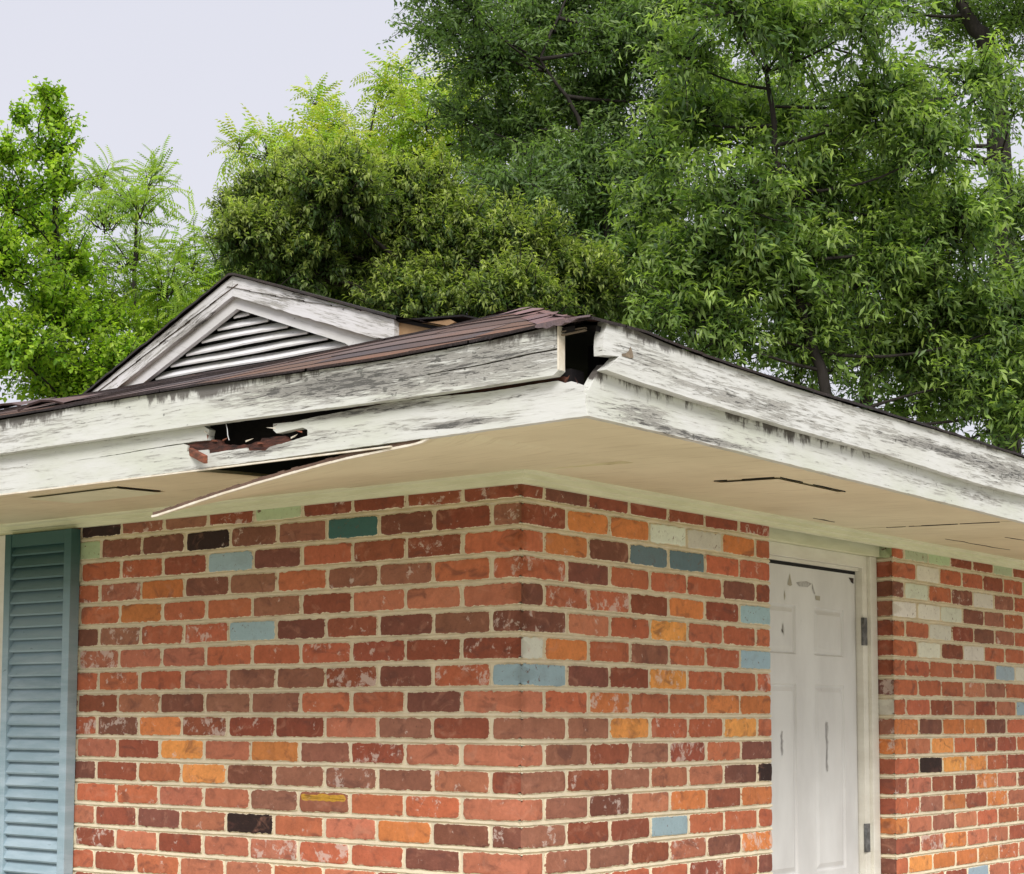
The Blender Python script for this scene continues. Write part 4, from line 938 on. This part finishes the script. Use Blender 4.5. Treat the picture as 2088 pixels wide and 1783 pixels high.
def m_leaf(name, trans=0.45, rough=0.42):
    m, t, b = mat(name, rough); b.inputs['Specular IOR Level'].default_value = 0.32
    a = N(t, 'ShaderNodeAttribute'); a.attribute_name = 'Col'
    n = noise(t, coords(t), 9, 3, 0.6)
    sc = N(t, 'ShaderNodeVectorMath', operation='SCALE'); lk(t, a.outputs['Color'], sc.inputs[0]); lk(t, rng_(t, n, 0.25, 0.75, 0.75, 1.25), sc.inputs[3])
    lk(t, sc.outputs[0], b.inputs['Base Color'])
    tr = N(t, 'ShaderNodeBsdfTranslucent')
    s2 = N(t, 'ShaderNodeVectorMath', operation='MULTIPLY'); lk(t, sc.outputs[0], s2.inputs[0]); s2.inputs[1].default_value = (1.3, 1.5, 0.6); lk(t, s2.outputs[0], tr.inputs['Color'])
    mxs = N(t, 'ShaderNodeMixShader'); mxs.inputs[0].default_value = trans
    lk(t, b.outputs[0], mxs.inputs[1]); lk(t, tr.outputs[0], mxs.inputs[2]); lk(t, mxs.outputs[0], t.nodes['Material Output'].inputs['Surface'])
    return m
def m_bark(name, c):
    m, t, b = mat(name, 0.95); n = noise(t, coords(t, (14, 14, 3)), 1.5, 8, 0.7)
    lk(t, mix(t, rng_(t, n, 0.3, 0.7), c, tuple(x * 0.4 for x in c)), b.inputs['Base Color']); bump(t, b, n, 0.7, 0.02); return m
LEAF = m_leaf('leaf_surface'); BARK = m_bark('bark', (0.035, 0.029, 0.025))

def leaflet(L, wd, fold=0.12, droop=0.15):
    """5 vertex folded leaf along +x; returns verts (5,3) and tris (4,3)"""
    v = np.array([(0, 0, 0), (0.45 * L, wd / 2, fold * wd), (L, 0, -droop * L), (0.45 * L, -wd / 2, fold * wd), (0.5 * L, 0, -0.1 * wd)])
    f = np.array([(0, 4, 1), (1, 4, 2), (0, 3, 4), (3, 2, 4)])
    return v, f
def rotz(a): c, s = math.cos(a), math.sin(a); return np.array(((c, -s, 0), (s, c, 0), (0, 0, 1)))
def roty(a): c, s = math.cos(a), math.sin(a); return np.array(((c, 0, s), (0, 1, 0), (-s, 0, c)))
def frond(n_pairs, length, L, wd, droop=0.5, curl=0.4):
    """compound leaf: pairs of leaflets along a drooping stalk, one at the tip"""
    V, Fc, k = [], [], 0
    for i in range(n_pairs + 1):
        s = (i + 1) / (n_pairs + 1); x = length * s; z = -droop * length * s * s
        for side in ((1, -1) if i < n_pairs else (0,)):
            v, f = leaflet(L * (1 - 0.25 * abs(s - 0.55)), wd, 0.15, 0.25)
            ang = side * math.radians(58 - 14 * s)
            v = v @ roty(math.radians(18 + 30 * s * curl)).T @ rotz(ang).T + np.array((x, 0, z))
            V.append(v); Fc.append(f + k); k += 5
    return np.concatenate(V), np.concatenate(Fc)
def cluster(n, L, wd, spread=0.03, seed=0):
    r = np.random.default_rng(seed); V, Fc = [], []
    for i in range(n):
        v, f = leaflet(L * r.uniform(.75, 1.15), wd * r.uniform(.8, 1.15), 0.15, r.uniform(0.05, 0.35))
        v = v @ roty(r.uniform(-0.4, 1.2)).T @ rotz(r.uniform(0, 2 * math.pi)).T + r.uniform(-spread, spread, 3)
        V.append(v); Fc.append(f + i * 5)
    return np.concatenate(V), np.concatenate(Fc)
def frames(d, r, roll=0.6):
    d = d / np.linalg.norm(d, axis=1, keepdims=True)
    up = np.array([0, 0, 1.0]) + r.normal(0, roll * 0.4, d.shape)
    y = np.cross(up, d); y /= np.linalg.norm(y, axis=1, keepdims=True) + 1e-9
    z = np.cross(d, y)
    return np.stack([d, y, z], axis=2)
def tubes_np(paths, n=4):
    """paths: list of (pts (k,3), radii (k,)) -> verts, quads"""
    V, Fq, b = [], [], 0
    for pts, rad in paths:
        pts = np.asarray(pts, float); k = len(pts); d = np.gradient(pts, axis=0); d /= np.linalg.norm(d, axis=1, keepdims=True) + 1e-9
        ref = np.array([0.3, 0.2, 0.9]) if abs(d[0][2]) < 0.8 else np.array([1.0, 0.1, 0])
        a = np.cross(d, ref); a /= np.linalg.norm(a, axis=1, keepdims=True) + 1e-9; c = np.cross(d, a)
        th = np.arange(n) * 2 * math.pi / n
        ring = pts[:, None, :] + (a[:, None, :] * np.cos(th)[None, :, None] + c[:, None, :] * np.sin(th)[None, :, None]) * np.asarray(rad)[:, None, None]
        V.append(ring.reshape(-1, 3))
        i = np.arange(k - 1)[:, None] * n; j = np.arange(n)[None, :]; j2 = (j + 1) % n
        Fq.append((np.stack([i + j, i + j2, i + n + j2, i + n + j], axis=2).reshape(-1, 4)) + b); b += k * n
    return np.concatenate(V), np.concatenate(Fq)
def bez(p0, p1, p2, n):
    t = np.linspace(0, 1, n)[:, None]; return (1 - t) ** 2 * p0 + 2 * t * (1 - t) * p1 + t ** 2 * p2

def tree(name, label, base, trunk_pts, trunk_r, blobs, tmpl, seed, density, twig_len, per_twig, pal, tip=None, tipmix=0.0,
         up=0.25, droop=0.0, scale=(0.6, 1.25), twig_r=0.006, limb_r=0.03, hang=0.0, outer=0.35, bark=None):
    """one tree: root Empty at its base, part 'trunk' (stem, limbs, twigs) and part 'crown' (every leaf)"""
    r = np.random.default_rng(seed)
    root = empty(name, base); setp(root, label, 'bush' if 'bush' in name else 'tree', 'trees behind the house')
    tp = np.array([base] + list(trunk_pts), float); k = len(tp)
    # smooth trunk
    tt = np.linspace(0, k - 1, (k - 1) * 6 + 1); trunk = np.stack([np.interp(tt, range(k), tp[:, i]) for i in range(3)], 1)
    trunk[1:-1] += r.normal(0, 0.006, trunk[1:-1].shape)
    rad = np.linspace(trunk_r, trunk_r * 0.18, len(trunk)); paths8 = [(trunk, rad)]; paths = []; tw = []
    O, D, TP, BI = [], [], [], []
    for (x, y, z, br) in blobs:
        c = np.array((x, y, z))
        # limb from the trunk to the middle of the clump
        cand = trunk[trunk[:, 2] < z - 0.15]
        if len(cand) == 0: cand = trunk[:1]
        s0 = cand[np.argmin(np.linalg.norm(cand - c, axis=1) + 0.4 * (z - cand[:, 2]))]
        mid = (s0 + c) / 2 + np.array((0, 0, -0.08 * np.linalg.norm(c - s0))) + r.normal(0, 0.07, 3)
        lr = limb_r * (0.4 + br); path = bez(s0, mid, c, 9); paths.append((path, np.linspace(lr, lr * 0.3, 9)))
        tl = min(twig_len, 1.1 * br + 0.06)
        nt = max(4, int(density * br * br / (tl * 0.25)))
        dirs = r.normal(0, 1, (nt, 3)); dirs[:, 2] = dirs[:, 2] * 0.8 + up; dirs /= np.linalg.norm(dirs, axis=1, keepdims=True)
        rr_ = br * (r.uniform(0, 1, nt) ** 0.5)
        start = c + dirs * rr_[:, None] * r.uniform(0.15, 0.75, (nt, 1)) * np.array((1, 1, 0.9))
        ln = tl * r.uniform(0.5, 1.25, nt)
        d2 = dirs + r.normal(0, 0.45, (nt, 3)); d2[:, 2] += up * 0.5; d2 /= np.linalg.norm(d2, axis=1, keepdims=True)
        for i in range(nt):
            p0 = start[i]; p2 = p0 + d2[i] * ln[i]; p2[2] -= droop * ln[i]; p1 = (p0 + p2) / 2 + np.array((0, 0, 0.10 * ln[i]))
            path = bez(p0, p1, p2, 5); tw.append((path, np.linspace(twig_r, twig_r * 0.35, 5)))
            if i % 3 == 0: paths.append((bez(c, (c + p0) / 2 + r.normal(0, 0.03, 3), p0, 4), np.linspace(lr * 0.35, twig_r, 4)))
            m = per_twig; s = np.linspace(0.15, 1, m)
            pp = (1 - s[:, None]) ** 2 * p0 + 2 * s[:, None] * (1 - s[:, None]) * p1 + s[:, None] ** 2 * p2
            ax = (p2 - p0) / (np.linalg.norm(p2 - p0) + 1e-9)
            side = r.normal(0, 1, (m, 3)); side -= (side @ ax)[:, None] * ax; side /= np.linalg.norm(side, axis=1, keepdims=True)
            dd = side * 0.9 + ax * 0.55 * (0.5 + s[:, None]); dd[:, 2] -= hang
            O.append(pp); D.append(dd); TP.append(s)
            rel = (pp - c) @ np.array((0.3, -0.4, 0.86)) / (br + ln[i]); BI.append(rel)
    O = np.concatenate(O); D = np.concatenate(D); TP = np.concatenate(TP); BI = np.concatenate(BI); n = len(O)
    Fm = frames(D, r); sc = r.uniform(*scale, n)
    tv, tf = tmpl; K = len(tv)
    V = (O[:, None, :] + np.einsum('nij,kj->nki', Fm, tv) * sc[:, None, None]).reshape(-1, 3)
    Fc = (tf[None] + (np.arange(n) * K)[:, None, None]).reshape(-1, 3)
    pal = np.array(pal); ci = r.integers(0, len(pal), n); base_c = pal[ci] * r.uniform(0.75, 1.25, (n, 1)) 
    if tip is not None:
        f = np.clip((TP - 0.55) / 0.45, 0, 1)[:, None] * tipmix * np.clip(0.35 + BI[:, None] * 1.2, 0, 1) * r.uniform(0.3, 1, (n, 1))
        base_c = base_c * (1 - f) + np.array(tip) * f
    # every leaflet gets its own slight shade
    nl = K // 5
    shade = r.uniform(0.82, 1.18, (n, nl, 1, 1)); cc = np.broadcast_to(base_c[:, None, None, :] * shade, (n, nl, 5, 3)).reshape(-1, 3)
    cols = np.concatenate([np.clip(cc, 0, 1), np.ones((len(cc), 1))], 1)
    cr_ = link('crown', np_mesh('crown', V, [Fc], cols), LEAF, root)
    v1, f1 = tubes_np(paths8, 9); v2, f2 = tubes_np(paths, 5); v3, f3 = tubes_np(tw, 3)
    me = np_mesh('trunk', np.concatenate([v1, v2, v3]), [f1, f2 + len(v1), f3 + len(v1) + len(v2)], smooth=True)
    link('trunk', me, bark or BARK, root)
    return root

f_ash = cluster(7, 0.078, 0.023, 0.055, 12)
f_long = frond(10, 0.40, 0.078, 0.026, 0.35, 0.6)
f_mid = frond(6, 0.22, 0.05, 0.02, 0.4, 0.5)
c_small = cluster(4, 0.045, 0.017, 0.02, 3)
c_maple = cluster(4, 0.050, 0.030, 0.035, 5)
c_dark = cluster(6, 0.062, 0.022, 0.05, 7)
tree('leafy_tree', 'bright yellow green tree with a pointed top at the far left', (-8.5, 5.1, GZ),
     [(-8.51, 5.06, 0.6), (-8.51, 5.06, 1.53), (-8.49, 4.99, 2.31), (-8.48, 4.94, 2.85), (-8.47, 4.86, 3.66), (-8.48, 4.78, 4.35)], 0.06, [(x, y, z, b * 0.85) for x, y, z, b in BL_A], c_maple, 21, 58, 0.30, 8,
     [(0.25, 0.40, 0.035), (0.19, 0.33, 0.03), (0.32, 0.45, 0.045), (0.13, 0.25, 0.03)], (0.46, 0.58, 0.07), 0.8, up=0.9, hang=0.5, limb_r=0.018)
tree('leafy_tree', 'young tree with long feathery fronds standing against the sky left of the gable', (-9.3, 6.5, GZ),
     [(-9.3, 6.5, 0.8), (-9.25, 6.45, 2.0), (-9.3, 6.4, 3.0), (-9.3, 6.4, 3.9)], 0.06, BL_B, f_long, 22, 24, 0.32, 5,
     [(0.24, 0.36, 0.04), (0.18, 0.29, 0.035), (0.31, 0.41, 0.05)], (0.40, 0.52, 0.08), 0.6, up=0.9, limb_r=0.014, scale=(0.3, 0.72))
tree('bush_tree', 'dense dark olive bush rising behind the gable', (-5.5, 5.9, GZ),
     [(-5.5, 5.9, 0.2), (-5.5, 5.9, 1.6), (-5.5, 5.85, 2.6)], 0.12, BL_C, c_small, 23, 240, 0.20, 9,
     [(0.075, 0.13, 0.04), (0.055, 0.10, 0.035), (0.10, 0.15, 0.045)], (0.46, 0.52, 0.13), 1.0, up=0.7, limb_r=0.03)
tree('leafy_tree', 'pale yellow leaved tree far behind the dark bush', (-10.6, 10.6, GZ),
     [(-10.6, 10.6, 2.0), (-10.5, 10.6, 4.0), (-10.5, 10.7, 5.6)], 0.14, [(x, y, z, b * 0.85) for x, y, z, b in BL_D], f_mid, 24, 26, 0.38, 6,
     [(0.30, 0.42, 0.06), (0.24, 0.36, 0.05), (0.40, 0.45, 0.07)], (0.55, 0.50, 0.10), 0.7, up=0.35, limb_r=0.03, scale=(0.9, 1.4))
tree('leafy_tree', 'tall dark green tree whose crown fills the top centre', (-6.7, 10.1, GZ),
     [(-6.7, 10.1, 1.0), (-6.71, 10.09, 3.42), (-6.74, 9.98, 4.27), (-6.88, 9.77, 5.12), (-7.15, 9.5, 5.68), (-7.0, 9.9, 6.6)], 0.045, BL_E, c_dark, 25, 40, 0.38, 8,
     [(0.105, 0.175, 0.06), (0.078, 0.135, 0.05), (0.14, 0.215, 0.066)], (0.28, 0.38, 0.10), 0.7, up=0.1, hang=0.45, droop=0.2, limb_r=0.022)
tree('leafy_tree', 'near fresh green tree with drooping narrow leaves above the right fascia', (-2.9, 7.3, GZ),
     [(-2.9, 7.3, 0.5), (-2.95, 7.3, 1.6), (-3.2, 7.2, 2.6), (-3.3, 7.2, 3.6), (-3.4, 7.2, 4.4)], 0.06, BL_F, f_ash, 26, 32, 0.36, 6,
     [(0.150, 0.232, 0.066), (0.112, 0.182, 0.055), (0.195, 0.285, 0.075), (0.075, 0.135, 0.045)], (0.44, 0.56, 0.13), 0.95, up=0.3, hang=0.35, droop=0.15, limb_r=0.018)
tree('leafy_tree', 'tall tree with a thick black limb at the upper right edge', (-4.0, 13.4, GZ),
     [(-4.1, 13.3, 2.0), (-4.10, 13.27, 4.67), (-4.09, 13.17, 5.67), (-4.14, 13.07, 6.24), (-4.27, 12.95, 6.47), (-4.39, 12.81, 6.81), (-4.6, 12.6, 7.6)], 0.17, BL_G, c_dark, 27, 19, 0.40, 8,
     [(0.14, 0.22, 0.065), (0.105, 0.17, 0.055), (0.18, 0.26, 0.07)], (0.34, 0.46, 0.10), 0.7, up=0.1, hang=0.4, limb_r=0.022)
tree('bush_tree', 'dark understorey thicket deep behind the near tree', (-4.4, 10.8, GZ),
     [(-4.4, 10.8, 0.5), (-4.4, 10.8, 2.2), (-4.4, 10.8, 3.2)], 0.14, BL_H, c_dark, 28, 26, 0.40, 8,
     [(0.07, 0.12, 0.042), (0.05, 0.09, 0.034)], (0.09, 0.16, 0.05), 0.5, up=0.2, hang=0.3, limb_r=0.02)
